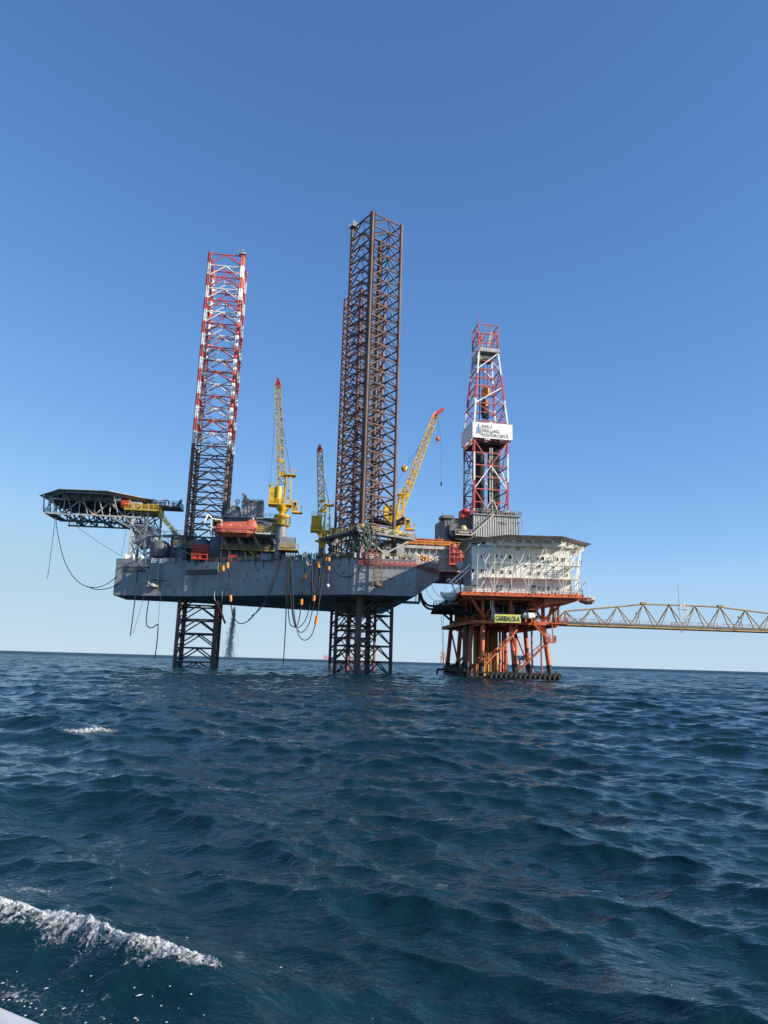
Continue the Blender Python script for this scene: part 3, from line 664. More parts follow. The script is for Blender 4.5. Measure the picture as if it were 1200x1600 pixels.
t = T('lifeboat_platform', 'steel frame with slanted struts carrying the orange lifeboat', 'platform', (-27.5, -15, DK), RIG)
mb = MB(); mb.box(-33.4, -20.3, -17.4, -11.6, 31.2, 31.5); mb.box(-33.4, -20.3, -14.5, -11.6, 28.1, 28.25); t.part('deck', mb, 'dgrey')
for x in (-33.2, -29.4, -25.3, -21.2):
    mb = MB(); mb.bar((x, -16.6, 31.2), (x + 2.0, -12.4, 27.8), .5); mb.bar((x + 2.0, -12.4, 27.8), (x + 2.0, -12.4, DK), .5); t.part('strut', mb, 'lgrey')
for x in (-33.2, -29.4, -25.3, -20.5):
    mb = MB(); mb.bar((x, -11.9, DK), (x, -11.9, 31.2), .36); t.part('post', mb, 'grey')
mb = MB(); mb.bar((-33.2, -14.5, 28.2), (-20.5, -14.5, 28.2), .25); mb.rail([(-33.2, -14.4, 28.25), (-20.5, -14.4, 28.25)], 1.0, 1.6, .08); mb.stair((-26.6, -13.8, 28.2), (-23.2, -13.8, DK), .9); t.part('lower_railing', mb, 'dyellow')
mb = MB(); mb.box(-25.0, -19.0, -18.6, -16.8, 31.5, 31.9); t.part('boarding_step', mb, 'lgrey')
mb = MB(); mb.rail([(-24.6, -18.6, 31.9), (-19.0, -18.6, 31.9), (-19.0, -16.6, 31.9)], 1.5, .9, .13, (.33, .66)); t.part('boarding_railing', mb, 'yellow')
for xx in (-36.0, -25.2):
    mb = MB()
    mb.bar((xx + .2, -14.2, 31.4), (xx + .2, -14.6, 35.4), .32); mb.bar((xx + .2, -14.6, 35.4), (xx - .4, -17.2, 35.9), .3); mb.bar((xx - .4, -17.2, 35.9), (xx - 1.2, -17.6, 33.6), .26); mb.bar((xx + 2.6, -14.2, 31.4), (xx + 2.6, -14.6, 35.2), .28); mb.bar((xx + .2, -14.6, 35.4), (xx + 2.6, -14.6, 35.2), .26); mb.bar((xx + .2, -14.6, 33.6), (xx + 2.6, -14.3, 31.6), .22)
    t.part('davit', mb, 'white')
t = T('lifeboat', 'orange enclosed lifeboat with angular canopy slung on white davits', 'lifeboat', (-29.5, -17, 31), RIG)
def loft(secs):
    mb = MB(); n = len(secs[0]); vs = [p for s_ in secs for p in s_]
    mb.add(vs, [(i * n + k, i * n + (k + 1) % n, (i + 1) * n + (k + 1) % n, (i + 1) * n + k) for i in range(len(secs) - 1) for k in range(n)] + [tuple(reversed(range(n))), tuple(range((len(secs) - 1) * n, len(secs) * n))]); return mb
def lb_sec(x, w, z0, z1, z2, z3, tw):
    return [(x, -17 - w * .35, z0), (x, -17 - w, z1), (x, -17 - w, z2), (x, -17 + w, z2), (x, -17 + w, z1), (x, -17 + w * .35, z0)]
mb = loft([lb_sec(-34.9, .5, 32.2, 32.4, 32.6, 0, 0), lb_sec(-34.4, 1.0, 31.2, 31.9, 32.55, 0, 0), lb_sec(-32.8, 1.55, 30.7, 31.6, 32.5, 0, 0), lb_sec(-27, 1.55, 30.7, 31.6, 32.5, 0, 0), lb_sec(-25.2, 1.2, 31, 31.7, 32.5, 0, 0), lb_sec(-24.2, .5, 31.9, 32.2, 32.5, 0, 0)])
t.part('boat_hull', mb, 'lifeboat')
def cn(x, w, z, zt, tw): return [(x, -17 - w, 32.62), (x, -17 - w, z), (x, -17 - tw, zt), (x, -17 + tw, zt), (x, -17 + w, z), (x, -17 + w, 32.62)]
mb = loft([cn(-34.6, .5, 32.7, 32.8, .3), cn(-34.0, 1.2, 32.9, 33.8, .6), cn(-33.2, 1.5, 33.0, 34.1, .8), cn(-27.2, 1.5, 33.2, 34.5, .8), cn(-26.4, 1.45, 33.4, 35.2, .7), cn(-25.4, 1.3, 33.2, 35.1, .6), cn(-24.6, .8, 32.9, 33.7, .4)])
t.part('canopy', mb, 'lifeboat')
mb = MB(); mb.box(-34.7, -24.5, -18.62, -18.5, 32.45, 32.65); t.part('rubbing_strake', mb, 'salmon')
for x in (-33.2, -31, -28.8): 
    b = MB(); b.box(x, x + .45, -18.36, -18.28, 33.25, 33.5); t.part('porthole', b, 'white')
mb = MB(); mb.lathe((-24.4, -17, 31.7), [(.2, -.2), (.55, 0), (.55, .5), (.2, .6)], 12, 'x'); t.part('propeller_guard', mb, 'orange')

# ------------------------------------------------------------------ cranes
def crane(label, u, v, z0, zp, s, tip, m_ped, m_body, m_boom, collar=True, col_r=1.25, hook=None, head=0., hookm='orange', tipm='dred'):
    t = T('pedestal_crane', label, 'crane', (u, v, z0), RIG, 'yellow pedestal cranes')
    mb = MB(); mb.lathe((u, v, z0), [(col_r, 0), (col_r, zp - z0)], 20); t.part('pedestal', mb, m_ped)
    z = zp
    if collar:
        mb = MB(); mb.lathe((u, v, z), [(col_r + .3, -.5), (2.0 * s, -.2), (2.0 * s, .05)], 16); pts = [(u + 2.0 * s * math.cos(a), v + 2.0 * s * math.sin(a), z) for a in np.linspace(0, 6.283, 13)[:-1]]
        mb.rail(pts, 1.5, .9, .1, (.33, .66), True); t.part('service_gallery', mb, 'dyellow')
    mb = MB(); mb.lathe((u, v, z), [(1.0 * s, 0), (1.0 * s, 1.6 * s), (2.0 * s, 1.8 * s), (2.0 * s, 2.1 * s), (.75 * s, 2.2 * s), (.75 * s, 2.9 * s), (1.9 * s, 4.3 * s), (1.9 * s, 4.5 * s)], 14); t.part('slew_ring', mb, m_body)
    zd = z + 4.5 * s
    mb = MB(); mb.box(u - 3.4 * s, u + 2.2 * s, v - 1.9 * s, v + 1.9 * s, zd, zd + .3 * s); mb.rail([(u - 3.4 * s, v - 1.85 * s, zd + .3 * s), (u + 2.2 * s, v - 1.85 * s, zd + .3 * s), (u + 2.2 * s, v + 1.85 * s, zd + .3 * s)], 1.1, .9, .1, (.33, .66)); t.part('turntable_deck', mb, m_body)
    zb = zd + .3 * s
    mb = MB(); mb.box(u - 3.3 * s, u - 1.6 * s, v - 1.2 * s, v + 1.5 * s, zb, zb + 4.0 * s); mb.lathe((u - 1.15 * s, v - .9 * s, zb), [(.75 * s, 0), (.75 * s, 4.2 * s)], 14); mb.rail([(u - 3.3 * s, v - 1.2 * s, zb + 4.0 * s), (u - 1.7 * s, v - 1.2 * s, zb + 4.0 * s)], 1.1, .6, .08); t.part('machinery_house', mb, m_body)
    mb = MB(); mb.box(u + 2.3 * s, u + 3.7 * s, v - 1.5 * s, v + .4 * s, z + 3.0 * s, z + 3.3 * s); mb.prism([(u + 2.4 * s, v - 1.3 * s), (u + 3.4 * s, v - 1.3 * s), (u + 3.4 * s, v + .3 * s), (u + 2.4 * s, v + .3 * s)], z + 3.3 * s, z + 5.7 * s); mb.rail([(u + 2.2 * s, v - 1.6 * s, z + 3.3 * s), (u + 4.6 * s, v - 1.6 * s, z + 3.3 * s), (u + 4.6 * s, v + .4 * s, z + 3.3 * s)], 1.1, .8, .1); mb.box(u + 2.2 * s, u + 4.7 * s, v - 1.7 * s, v + .5 * s, z + 2.8 * s, z + 3.0 * s); cab = t.part('operator_cab', mb, m_body)
    mb = MB(); mb.box(u + 2.55 * s, u + 3.25 * s, v - 1.36 * s, v - 1.28 * s, z + 4.2 * s, z + 5.3 * s); t.part('cab_window', mb, 'glass', cab)
    tip = V(tip); bf = V((u - .2 * s, v, zb + .4 * s))
    # gantry frame
    gt = V((u + 1.5 * s, v, zb + 7.2 * s)); mb = MB()
    for sy in (-1, 1):
        mb.bar((u + .3 * s, v + sy * .9 * s, zb), gt + V((-.9 * s, 0, 0)) + V((0, sy * .8 * s, 0)), .3 * s); mb.bar((u + 1.9 * s, v + sy * 1.2 * s, zb), gt + V((0, sy * .8 * s, 0)), .3 * s)
        for k in (.25, .5, .75): mb.bar(V((u + .7 * s, v + sy * .9 * s, zb)).lerp(gt, k), V((u + 2.0 * s, v + sy * 1.2 * s, zb)).lerp(gt, k), .16 * s)
    mb.box(gt.x - 1.3 * s, gt.x + 1.2 * s, v - 1.3 * s, v + 1.3 * s, gt.z, gt.z + .25); mb.rail([(gt.x - 1.3 * s, v - 1.3 * s, gt.z + .25), (gt.x + 1.2 * s, v - 1.3 * s, gt.z + .25), (gt.x + 1.2 * s, v + 1.3 * s, gt.z + .25)], 1.1, .8, .09)
    t.part('gantry', mb, m_body)
    d = (tip - bf).normalized(); L_ = (tip - bf).length; side = V((0, 1, 0)) if abs(d.y) < .5 else V((1, 0, 0))
    p1 = bf + d * (L_ * .16); p2 = bf + d * (L_ * .945); bw = 1.95 * s
    mb = MB()
    lattice(mb, p1, p2, side, bw, bw * .72, .2 * s + .03, int(L_ * .74 / (1.3 * s)), .11 * s + .04)
    c1 = d.cross(side).normalized(); c2 = c1.cross(d)
    for i in (-1, 1):
        for j in (-1, 1): mb.bar(bf + c2 * (i * bw * .5), p1 + c1 * (j * bw / 2) + c2 * (i * bw / 2), .24 * s)
    bm = t.part('boom', mb, m_boom)
    mb = MB(); e = bf + d * L_
    for i in (-1, 1):
        for j in (-1, 1): mb.bar(p2 + c1 * (j * bw * .36) + c2 * (i * bw * .36), e + c1 * (j * .25) + c2 * (i * .3), .26 * s + .05)
    for k in (.2, .5, .8):
        q = p2.lerp(e, k); ww = bw * .36 * (1 - k) + .3 * k
        for i in (-1, 1): mb.bar(q + c2 * (i * ww) - c1 * ww, q + c2 * (i * ww) + c1 * ww, .2)
        mb.bar(q + c2 * ww - c1 * ww, q - c2 * ww + c1 * ww, .2); mb.bar(q + c1 * ww + c2 * ww, q + c1 * ww - c2 * ww, .2)
    hd = V((0, 0, 1)); mb.bar(e - d * .6, e + d * .7 + V((head, 0, head * .25)), (.75 if not head else .95) * s, .75 * s)
    t.part('boom_tip', mb, tipm, bm)
    mb = MB()
    for k, ww in ((.22, .9), (.33, .7), (.43, .5)):
        q = bf + d * (L_ * k); mb.cbox(q + V((.2, -.9 * s, 0)), 1.2 * s * ww + .2, .4 * s, 1.3 * s * ww)
    t.part('boom_plate', mb, 'yellow', bm)
    mb = MB()
    for i in (-.5, .5): mb.rod(gt + V((0, i, .2)), bf + d * (L_ * .86) + c2 * (i * .5), .07, 4)
    t.part('pendant_line', mb, 'wire')
    for k, (hp, dz, blk) in enumerate(hook or []):
        mb = MB(); hp = V(hp); mb.rod(e + d * .5, hp, .06, 4); q = hp - V((0, 0, dz)); mb.rod(hp, q, .06, 4); ln_ = t.part('hoist_line', mb, 'wire')
        mb = MB()
        if blk: mb.prism([(q.x - .45, q.y - .2), (q.x + .45, q.y - .2), (q.x + .45, q.y + .2), (q.x - .45, q.y + .2)], q.z - 1.1, q.z); mb.lathe((q.x, q.y, q.z - .5), [(.2, -.3), (.5, -.25), (.5, .25), (.2, .3)], 12, 'y'); mb.tube(smooth_path([(q.x, q.y, q.z - 1.1), (q.x + .25, q.y, q.z - 1.5), (q.x, q.y, q.z - 1.9), (q.x - .3, q.y, q.z - 1.6)], 4), .1, 5)
        else: mb.lathe((q.x, q.y, q.z), [(.1, 0), (.22, -.3), (.22, -.9), (.1, -1.2)], 8)
        t.part('hook_block', mb, hookm if blk else 'black', ln_)
    return t
cv = -18.6
tip1 = rv(434, 592, cv); crane('yellow crane with the tallest upright boom, on a grey pedestal right of the lifeboat', -18.9, cv, DK, 34.0, 1.0, (tip1.x, cv + 1.5, tip1.z), 'grey', 'yellow', 'dyellow',
      hook=[((-22.2, cv - .8, 44.5), .8, False)])
tip2 = rv(500, 698, 22); crane('smaller upright yellow crane on the far deck edge, left of the tall brown leg', rv(502, 850, 22).x + .3, 22, DK, 35.0, 1.08, (tip2.x - .1, 22.5, tip2.z), 'dgrey', 'yellow', 'yellow', collar=False, col_r=1.1)
v3 = -12.0
tip3 = rv(682, 644, v3); f3 = rv(621, 815, v3); hk = rv(683, 668, v3)
c3 = crane('yellow crane with its boom leaning right, standing behind the tall brown leg', f3.x - .3, v3, DK, f3.z - 4.9, .98, (tip3.x, v3, tip3.z), 'dyellow', 'yellow', 'yellow', collar=False, col_r=1.2,
      hook=[((rv(684, 660, v3).x, v3 - .2, rv(684, 660, v3).z), rv(684, 660, v3).z - rv(684, 683, v3).z, True), ((rv(690.5, 700, v3).x, v3 + .3, rv(690.5, 700, v3).z), rv(690, 700, v3).z - rv(690, 752, v3).z, False)], head=1.6, tipm='red')
mb = MB(); a = rv(632, 732, v3 + 0); b_ = rv(676, 668, v3)
mb.lathe((a.x, v3, a.z), [(.25, -.3), (.85, -.25), (.85, .25), (.25, .3)], 14, 'y'); c3.part('sheave_block', mb, 'yellow')
mb = MB()
for dy in (-.4, .4):
    mb.rod((a.x, v3 + dy, a.z), (b_.x, v3 + dy, b_.z), .08, 4); q = rv(612, 772, v3); mb.rod((a.x, v3 + dy, a.z), (q.x, v3 + dy, q.z), .08, 4); q2 = rv(605, 786, v3); mb.rod((a.x, v3 + dy * .5, a.z), (q2.x, v3 + dy, q2.z), .08, 4)
c3.part('luffing_line', mb, 'wire')
mb = MB(); p = [rv(x, y, v3 - 5) for x, y in ((585, 812), (600, 819), (612, 820), (622, 817), (631, 810))]
for k in range(5): mb.tube(smooth_path([q + V((0, rnd.uniform(-.8, .8), rnd.uniform(-.5, .5))) for q in p], 5), rnd.uniform(.3, .5), 7)
solo('hose_roll', 'thick black hose roll slung at the foot of the leaning crane boom', 'hose', mb, 'rubber', p[2], RIG)
mb = MB(); q = rv(618, 838, -22); 
t = T('yellow_ladder_tower', 'yellow caged ladder at the right foot of the tall brown leg', 'ladder', (q.x, -22, DK), RIG)
for s_ in (-.55, .55): mb.bar((q.x + s_, -22, DK), (q.x + s_, -22, 31.6), .22); mb.bar((q.x + s_, -21, DK), (q.x + s_, -21, 31.6), .22)
for z in np.arange(DK + .4, 31.6, .6): mb.bar((q.x - .55, -22, z), (q.x + .55, -22, z), .14)
t.part('ladder_frame', mb, 'yellow')

# control cabin below crane
t = T('control_cabin', 'grey cabin on stilts with yellow rails, right of the tall crane pedestal', 'cabin', (-16, -20.5, DK), RIG)
mb = MB(); mb.box(-19.0, -15.4, -22.8, -19.5, 27.6, 30.4); mb.corr((-15.4, -22.8), (-15.4, -19.5), 27.7, 30.3, .7, .08); t.part('wall', mb, 'grey')
mb = MB(); mb.box(-15.5, -15.36, -22, -20.6, 28.4, 29.8); t.part('window', mb, 'lgrey')
mb = MB(); mb.box(-19.2, -14.6, -23.8, -19.3, 27.2, 27.5); mb.rail([(-19.2, -23.7, 27.5), (-14.7, -23.7, 27.5), (-14.7, -19.5, 27.5)], 1.15, .8, .12, (.35, .7)); t.part('walkway', mb, 'dyellow')
mb = MB()
for x in np.arange(-18.8, -15, .6): mb.bar((x, -21, DK), (x, -21, 27.2), .22)
t.part('stilt', mb, 'black')

# ------------------------------------------------------------------ cantilever, drill floor, derrick
DER = Frame(23.3, 179.6, 10)
t = T('cantilever', 'long grey cantilever beams reaching from the rig stern to the drill floor', 'cantilever', (18, 0, 25.5), RIG)
for v, m_ in ((-13.2, 'lgrey'), (4.6, 'grey')):
    mb = MB(); mb.box(6, 38, v - .5, v + .5, 30.3, 30.9); mb.box(6, 38, v - .12, v + .12, 25.6, 30.3); mb.box(6, 38, v - .5, v + .5, 25.1, 25.6)
    mb.box(6, 38, v - .55, v - .15, 28.2, 29.2)
    for k in range(20):
        u = 8 + k * 1.55; mb.box(u - .09, u + .09, v - .42, v + .42, 25.6, 30.3)
    t.part('girder', mb, m_)
mb = MB()
for k in range(8): mb.box(8 + k * 4.2, 8.4 + k * 4.2, -12.9, 4.4, 25.7, 27.2)
mb.box(18, 38, -12.6, 4.3, 24.0, 25.3); t.part('cross_beam', mb, 'black')
mb = MB(); mb.box(6, 30, -14.2, 5.2, 30.95, 31.25); mb.box(11, 27.5, -14.3, -14.1, 30.5, 31.0); t.part('pipe_deck', mb, 'lgrey')
mb = MB(); mb.rail([(10, -14.1, 31.25), (29.5, -14.1, 31.25)], 1.2, 2.2, .1, (.5,)); t.part('deck_railing', mb, 'yellow')
mb = MB()
for k in range(9): u = 11 + k * 1.7; mb.bar((u, -14, 29.3), (u, -14, 31), .16)
t.part('deck_post', mb, 'lgrey')
mb = MB(); r3 = random.Random(5)
for k in range(60):
    y = -12.8 + (k % 15) * .42; z = 31.9 + (k // 15) * .42; mb.rod((10.5 + r3.uniform(-.6, .6), y, z), (23.5 + r3.uniform(-1.5, 1.5), y, z), .36, 7)
solo('pipe_stack', 'stack of rust orange drill pipes on the cantilever deck', 'pipes', mb, mat('drill_pipe_rust', (.52, .13, .06), .6, var=.35, rust=.2), (17, -10, 31.3), RIG)
for (u0, u1, zz, h, m_, lab) in ((24.2, 26.4, 31.25, 1.2, 'red', 'red equipment skid on the cantilever beside the drill floor'), (20.5, 23, 33.1, .8, 'dgrey', 'grey tool rack lying on the orange drill pipes')):
    t = T('equipment_skid', lab, 'skid', (u0, -11, zz), RIG); mb = MB(); mb.box(u0, u1, -12.4, -9, zz, zz + h)
    for k in range(4): mb.bar((u0 + k * (u1 - u0) / 3, -12.5, zz), (u0 + k * (u1 - u0) / 3, -12.5, zz + h + .3), .15)
    t.part('frame', mb, m_); mb = MB(); mb.lathe((u0 + .2, -10.6, zz + h), [(.35, 0), (.4, .1), (.4, u1 - u0 - .6), (.3, u1 - u0 - .5)], 10, 'x'); t.part('vessel', mb, m_)
mb = MB(); mb.box(9, 13, -14.6, -13.8, 27.2, 28.6)
for k in range(5): mb.lathe((9.4 + k * .8, -14.4, 27.6), [(.3, -.5), (.55, 0), (.2, .7)], 8)
solo('tarpaulin_bundle', 'faded blue tarpaulin bundle on the stern deck beneath the cantilever', 'tarpaulin', mb, 'blues', (11, -14.2, 27.2), RIG)
# salmon equipment hung on the side of the cantilever end
t = T('mud_unit', 'faded red pump unit hung on the cantilever side beside the white quarters', 'pump unit', (24.8, -15, 26.6), RIG)
mb = MB()
for (u, v, r, z0, z1) in ((23.6, -14.9, .85, 27.8, 32.0), (25.2, -15.1, .75, 26.8, 31.5), (26.5, -14.8, .7, 27.2, 30.6)):
    mb.lathe((u, v, z0), [(r * .5, -.9), (r, -.6), (r, (z1 - z0) * .4), (r * 1.2, (z1 - z0) * .42), (r * 1.2, (z1 - z0) * .5), (r * .85, (z1 - z0) * .52), (r * .85, z1 - z0 - .3), (r * .5, z1 - z0)], 14)
t.part('vessel', mb, 'salmon')
mb = MB(); mb.box(22.4, 27.2, -15.9, -13.9, 28.4, 28.7); mb.box(22.6, 24.6, -15.9, -14, 26.6, 27.0)
for u in (22.5, 24.4, 26.1, 27.1): mb.bar((u, -15.8, 26.6), (u, -15.8, 31.0), .2)
for z in (29.6, 31.0): mb.bar((22.5, -15.8, z), (27.1, -15.8, z), .18)
t.part('frame', mb, 'salmon')
# stern deck pipework
t = T('stern_pipework', 'tangle of yellow valves and white pipes on the stern corner of the deck', 'pipework', (13, -27, DK), RIG)
mb = MB(); r4 = random.Random(9)
for k in range(18):
    f = k / 17; p = along(plan[3], plan[4], f); q = (p[0] - .6, p[1] + .5); mb.tube(smooth_path([(q[0], q[1], DK), (q[0] + .2, q[1], DK + r4.uniform(.8, 1.8)), (q[0] + r4.uniform(-1.2, 1.2), q[1] + .6, DK + r4.uniform(.2, .8))], 4), .12, 6)
t.part('white_pipe', mb, 'white')
mb = MB()
for k in range(14):
    x, y = 8 + r4.random() * 6, -30 + r4.random() * 3; mb.lathe((x, y, DK), [(.15, 0), (.15, .8), (.45, .85), (.45, 1.0), (.1, 1.05), (.1, 1.6)], 8)
t.part('valve', mb, 'dyellow')
mb = MB()
for k in range(4): mb.cbox((13.2 + k * .7, -29 + k * .7, DK + .8), .6, .6, 1.4)
t.part('valve_box', mb, 'red')

t = T('drill_floor', 'grey corrugated drill floor house under the red and white derrick', 'drill floor', (4.6, 4.6, 31.2), DER)
mb = MB(); mb.box(-.6, 11.4, -1.6, 11, 34.6, 40.2); mb.corr((-.6, -1.6), (11.4, -1.6), 34.8, 40.1, .62, .14); mb.corr((11.4, -1.6), (11.4, 11), 34.8, 40.1, .8, .14); t.part('wind_wall', mb, 'lgrey')
mb = MB(); mb.box(-7.6, -.7, .5, 11, 32.6, 39.4); mb.corr((-7.6, .5), (-.7, .5), 34, 39.2, .8, .12); mb.box(-8.4, -5.4, -.2, 4, 39.2, 40.0); mb.box(-6.6, -5.2, -.6, .5, 32.6, 37.5); t.part('side_house', mb, 'dgrey')
mb = MB(); mb.box(-1, 12.0, -2.1, 11.4, 40.2, 40.5); mb.rail([(-1, -2, 40.5), (12.0, -2, 40.5), (12, 11, 40.5)], 1.2, 1.3, .1); t.part('floor_edge', mb, 'grey')
mb = MB(); mb.box(-7.6, 11.4, -1.2, 11, 31.3, 34.6)
for k in range(6): mb.box(-7 + k * 3.4, -6.6 + k * 3.4, -1.5, -1.2, 31.3, 34.5)
t.part('substructure', mb, 'black')
mb = MB(); mb.stair((-1.6, -2.9, 34.6), (4.4, -2.9, 40.3), 1.0, V((0, 1, 0))); mb.box(-5.8, -1.6, -3.3, -1.7, 34.4, 34.65); mb.rail([(-5.8, -3.2, 34.65), (-1.6, -3.2, 34.65)], 1.15, .9, .1); t.part('stairway', mb, 'lgrey')
mb = MB(); r5 = random.Random(3)
for k in range(16): mb.cbox((r5.uniform(-6.5, -1), r5.uniform(-2.0, .3), r5.uniform(33.2, 36.4)), r5.uniform(.5, 1.5), r5.uniform(.4, 1.2), r5.uniform(.4, 1.2))
mb.tube(smooth_path([(-7, -1.2, 35), (-5, -2, 33.4), (-2, -2.2, 33.6), (-.4, -1.8, 35.2)], 6), .5, 8); t.part('machinery', mb, 'black')
mb = MB(); mb.lathe((-3.6, -2.2, 36.2), [(.3, -.8), (.9, -.5), (.9, .5), (.3, .9)], 12, 'x'); mb.box(-4.8, -2.2, -2.8, -1.8, 35.0, 35.4); t.part('winch', mb, 'pyellow')
mb = MB(); mb.box(-3.6, -1.2, -.4, 2, 39.5, 41.4); mb.box(-1.0, 0, -1.6, -.6, 40.5, 41.4); mb.lathe((-2.4, -.5, 41.2), [(.4, -.9), (.7, -.7), (.7, .7), (.4, .9)], 10, 'x'); t.part('red_equipment', mb, 'red')
mb = MB()
for x, y, a, b_, c in ((6.4, -1.4, 2.4, 1, 1.1), (9.2, -1.3, 2.4, 1, .9), (3.4, -1.0, 1.0, 1, 1.6), (10.6, 1, 1, 1.5, 1.5)): mb.cbox((x, y, 40.5 + c / 2), a, b_, c)
t.part('deck_equipment', mb, 'brown')
mb = MB(); mb.bar((11.9, -2.0, 36), (12.3, -2.2, 39.2), .12); mb.cbox((12.3, -2.2, 39.2), .4, .4, .4); t.part('flood_lamp', mb, 'grey')

t = T('derrick', 'red and white drilling derrick carrying a white name board', 'derrick', (4.6, 4.6, 40.5), DER)
zc = [40.5, 47.5, 54.0, 60.8, 66.2, 71.4, 76.6, 81.6, 86.8]
def hw_(z): return 4.6 if z < 66 else 4.6 + (2.75 - 4.6) * (z - 66) / (86.8 - 66)
cc = 4.6; mb = MB()
sg = ((-1, -1), (1, -1), (1, 1), (-1, 1))
for sx, sy in sg:
    mb = MB()
    for a, b_ in zip(zc[:-1], zc[1:]): mb.bar((cc + sx * hw_(a), cc + sy * hw_(a), a), (cc + sx * hw_(b_), cc + sy * hw_(b_), b_), .42)
    t.part('corner_post', mb, 'bandderrick')
mr_ = MB(); mws = []
for i, (a, b_) in enumerate(zip(zc[:-1], zc[1:])):
    for k in range(4):
        mw = MB(); mws.append(mw); s0, s1 = sg[k], sg[(k + 1) % 4]; A = hw_(a); Bq = hw_(b_)
        P = lambda s_, h, z: V((cc + s_[0] * h, cc + s_[1] * h, z))
        mr_.bar(P(s0, A, a), P(s1, A, a), .26)
        if b_ < 67:
            zm = (a + b_) / 2
            mr_.bar(P(s0, A, zm), P(s1, A, zm), .2)
            mid = (P(s0, Bq, b_) + P(s1, Bq, b_)) / 2 if i % 2 else (P(s0, A, a) + P(s1, A, a)) / 2
            tgt = mr_ if i % 2 == 0 else mw
            if i % 2 == 0: tgt.bar(mid, P(s0, Bq, b_), .24); tgt.bar(mid, P(s1, Bq, b_), .24)
            else: tgt.bar(mid, P(s0, A, a), .24); tgt.bar(mid, P(s1, A, a), .24)
        else:
            if i % 2: mw.bar(P(s0, A, a), P(s1, Bq, b_), .22)
            else: mr_.bar(P(s1, A, a), P(s0, Bq, b_), .22)
            mr_.bar(P(s0, A * .5 + Bq * .5, (a + b_) / 2), P(s1, A * .5 + Bq * .5, (a + b_) / 2), .15)
t.part('cross_bracing', mr_, 'salmon')
for q_ in mws:
    if q_.v: t.part('white_bracing', q_, 'white')
mb = MB(); zt0, zt1, ch = 86.8, 95.0, 2.85
for s_ in sg: mb.bar((cc + s_[0] * ch, cc + s_[1] * ch, zt0 - .6), (cc + s_[0] * ch, cc + s_[1] * ch, zt1), .28)
for z in (89.4, 92.2, 95.0):
    for k in range(4): mb.bar((cc + sg[k][0] * ch, cc + sg[k][1] * ch, z), (cc + sg[(k + 1) % 4][0] * ch, cc + sg[(k + 1) % 4][1] * ch, z), .2)
for k in range(4):
    a = V((cc + sg[k][0] * ch, cc + sg[k][1] * ch, 89.4)); b_ = V((cc + sg[(k + 1) % 4][0] * ch, cc + sg[(k + 1) % 4][1] * ch, 89.4)); m_ = (a + b_) / 2 + V((0, 0, 5.6)); mb.bar(a, m_, .2); mb.bar(b_, m_, .2)
mb.bar((cc - ch, cc - ch, 95), (cc - ch, cc - ch, 97.6), .1); t.part('crown_frame', mb, 'salmon')
mb = MB(); mb.box(cc - 3.1, cc + 3.1, cc - 3.1, cc + 3.1, 86.9, 87.2); mb.box(cc - 2.6, cc + 3.1, cc - 3.15, cc - 3.05, 87.2, 87.9); mb.box(cc - 3.1, cc - 1.2, cc - 2, cc + 2, 85.0, 86.9); t.part('crown_platform', mb, 'lgrey')
mb = MB(); mb.box(cc - 2, cc + 2, cc - 2, cc + 2, 85.4, 86.9); mb.rail([(cc - 2.2, cc - 2.6, 84.2), (cc + 2.2, cc - 2.6, 84.2)], 1.2, .8, .12); t.part('crown_block', mb, 'dgrey')
mb = MB(); mb.bar((cc - .8, cc - 1, 87.2), (cc - 1.9, cc - 1, 92.2), .35); mb.lathe((cc - 1.5, cc - 1, 91.2), [(.2, -.6), (.5, -.4), (.5, .6), (.2, .8)], 10); mb.lathe((cc + .2, cc - 1.4, 87.3), [(.6, 0), (.7, .6), (.3, 1.2)], 10); t.part('crown_winch', mb, 'float_')
mb = MB(); mb.bar((cc + .2, cc - .6, 88.4), (cc + 1.6, cc - .6, 94.0), .7); t.part('crown_davit', mb, 'lgrey')
mb = MB(); mb.lathe((cc + .1, cc, 75.2), [(.4, -.2), (1.15, .3), (1.2, 1.7), (.6, 2.5)], 14); mb.lathe((cc + .1, cc, 72.3), [(.9, -1.4), (.55, -.8), (.55, 1.2), (.8, 1.7)], 12); t.part('travelling_block', mb, 'float_')
mb = MB(); mb.box(cc - .9, cc + .8, cc - .7, cc + .7, 68.8, 72.0); mb.box(cc - 1.2, cc - .6, cc - .9, cc + .4, 69.8, 73.5); t.part('top_drive', mb, 'black')
mb = MB()
for dx, dy in ((-.7, -.5), (-.5, .5), (.6, -.5), (.8, .5), (-2, 0), (.1, 1.4)): mb.rod((cc + dx, cc + dy, 41), (cc + dx * .8, cc + dy, 86.5), .10 if abs(dx) < 1.5 else .3, 5)
t.part('drilling_line', mb, 'wire')
for k, (x, yy, nn) in enumerate(((cc - 2.2, cc - .8, 40), (cc + 2.3, cc - .6, 40))):
    mb = MB(); r6 = random.Random(k)
    for j in range(nn):
        a = x + (j % 6 - 2.5) * .36; b_ = yy + (j // 6 - 2) * .6; mb.rod((a, b_, 40.5), (a + .1, b_, 62.6 + r6.uniform(-.7, .7)), .3, 6)
    t.part('pipe_stand', mb, 'black')
mb = MB(); mb.box(cc - 4.4, cc + 4.4, cc - 4.2, cc + 4.4, 60.2, 60.5); t.part('monkey_board', mb, 'black')
mb = MB()
for i in range(26): mb.bar((cc - 3.2 + .0, cc - 1.2, 41 + i * .8), (cc - 2.4, cc - 1.2, 41 + i * .8), .1)
mb.bar((cc - .1, cc - 4.0, 41), (cc - .1, cc - 4.0, 59), .3); mb.bar((cc + .5, cc - 4.0, 41), (cc + .5, cc - 4.0, 59), .3)
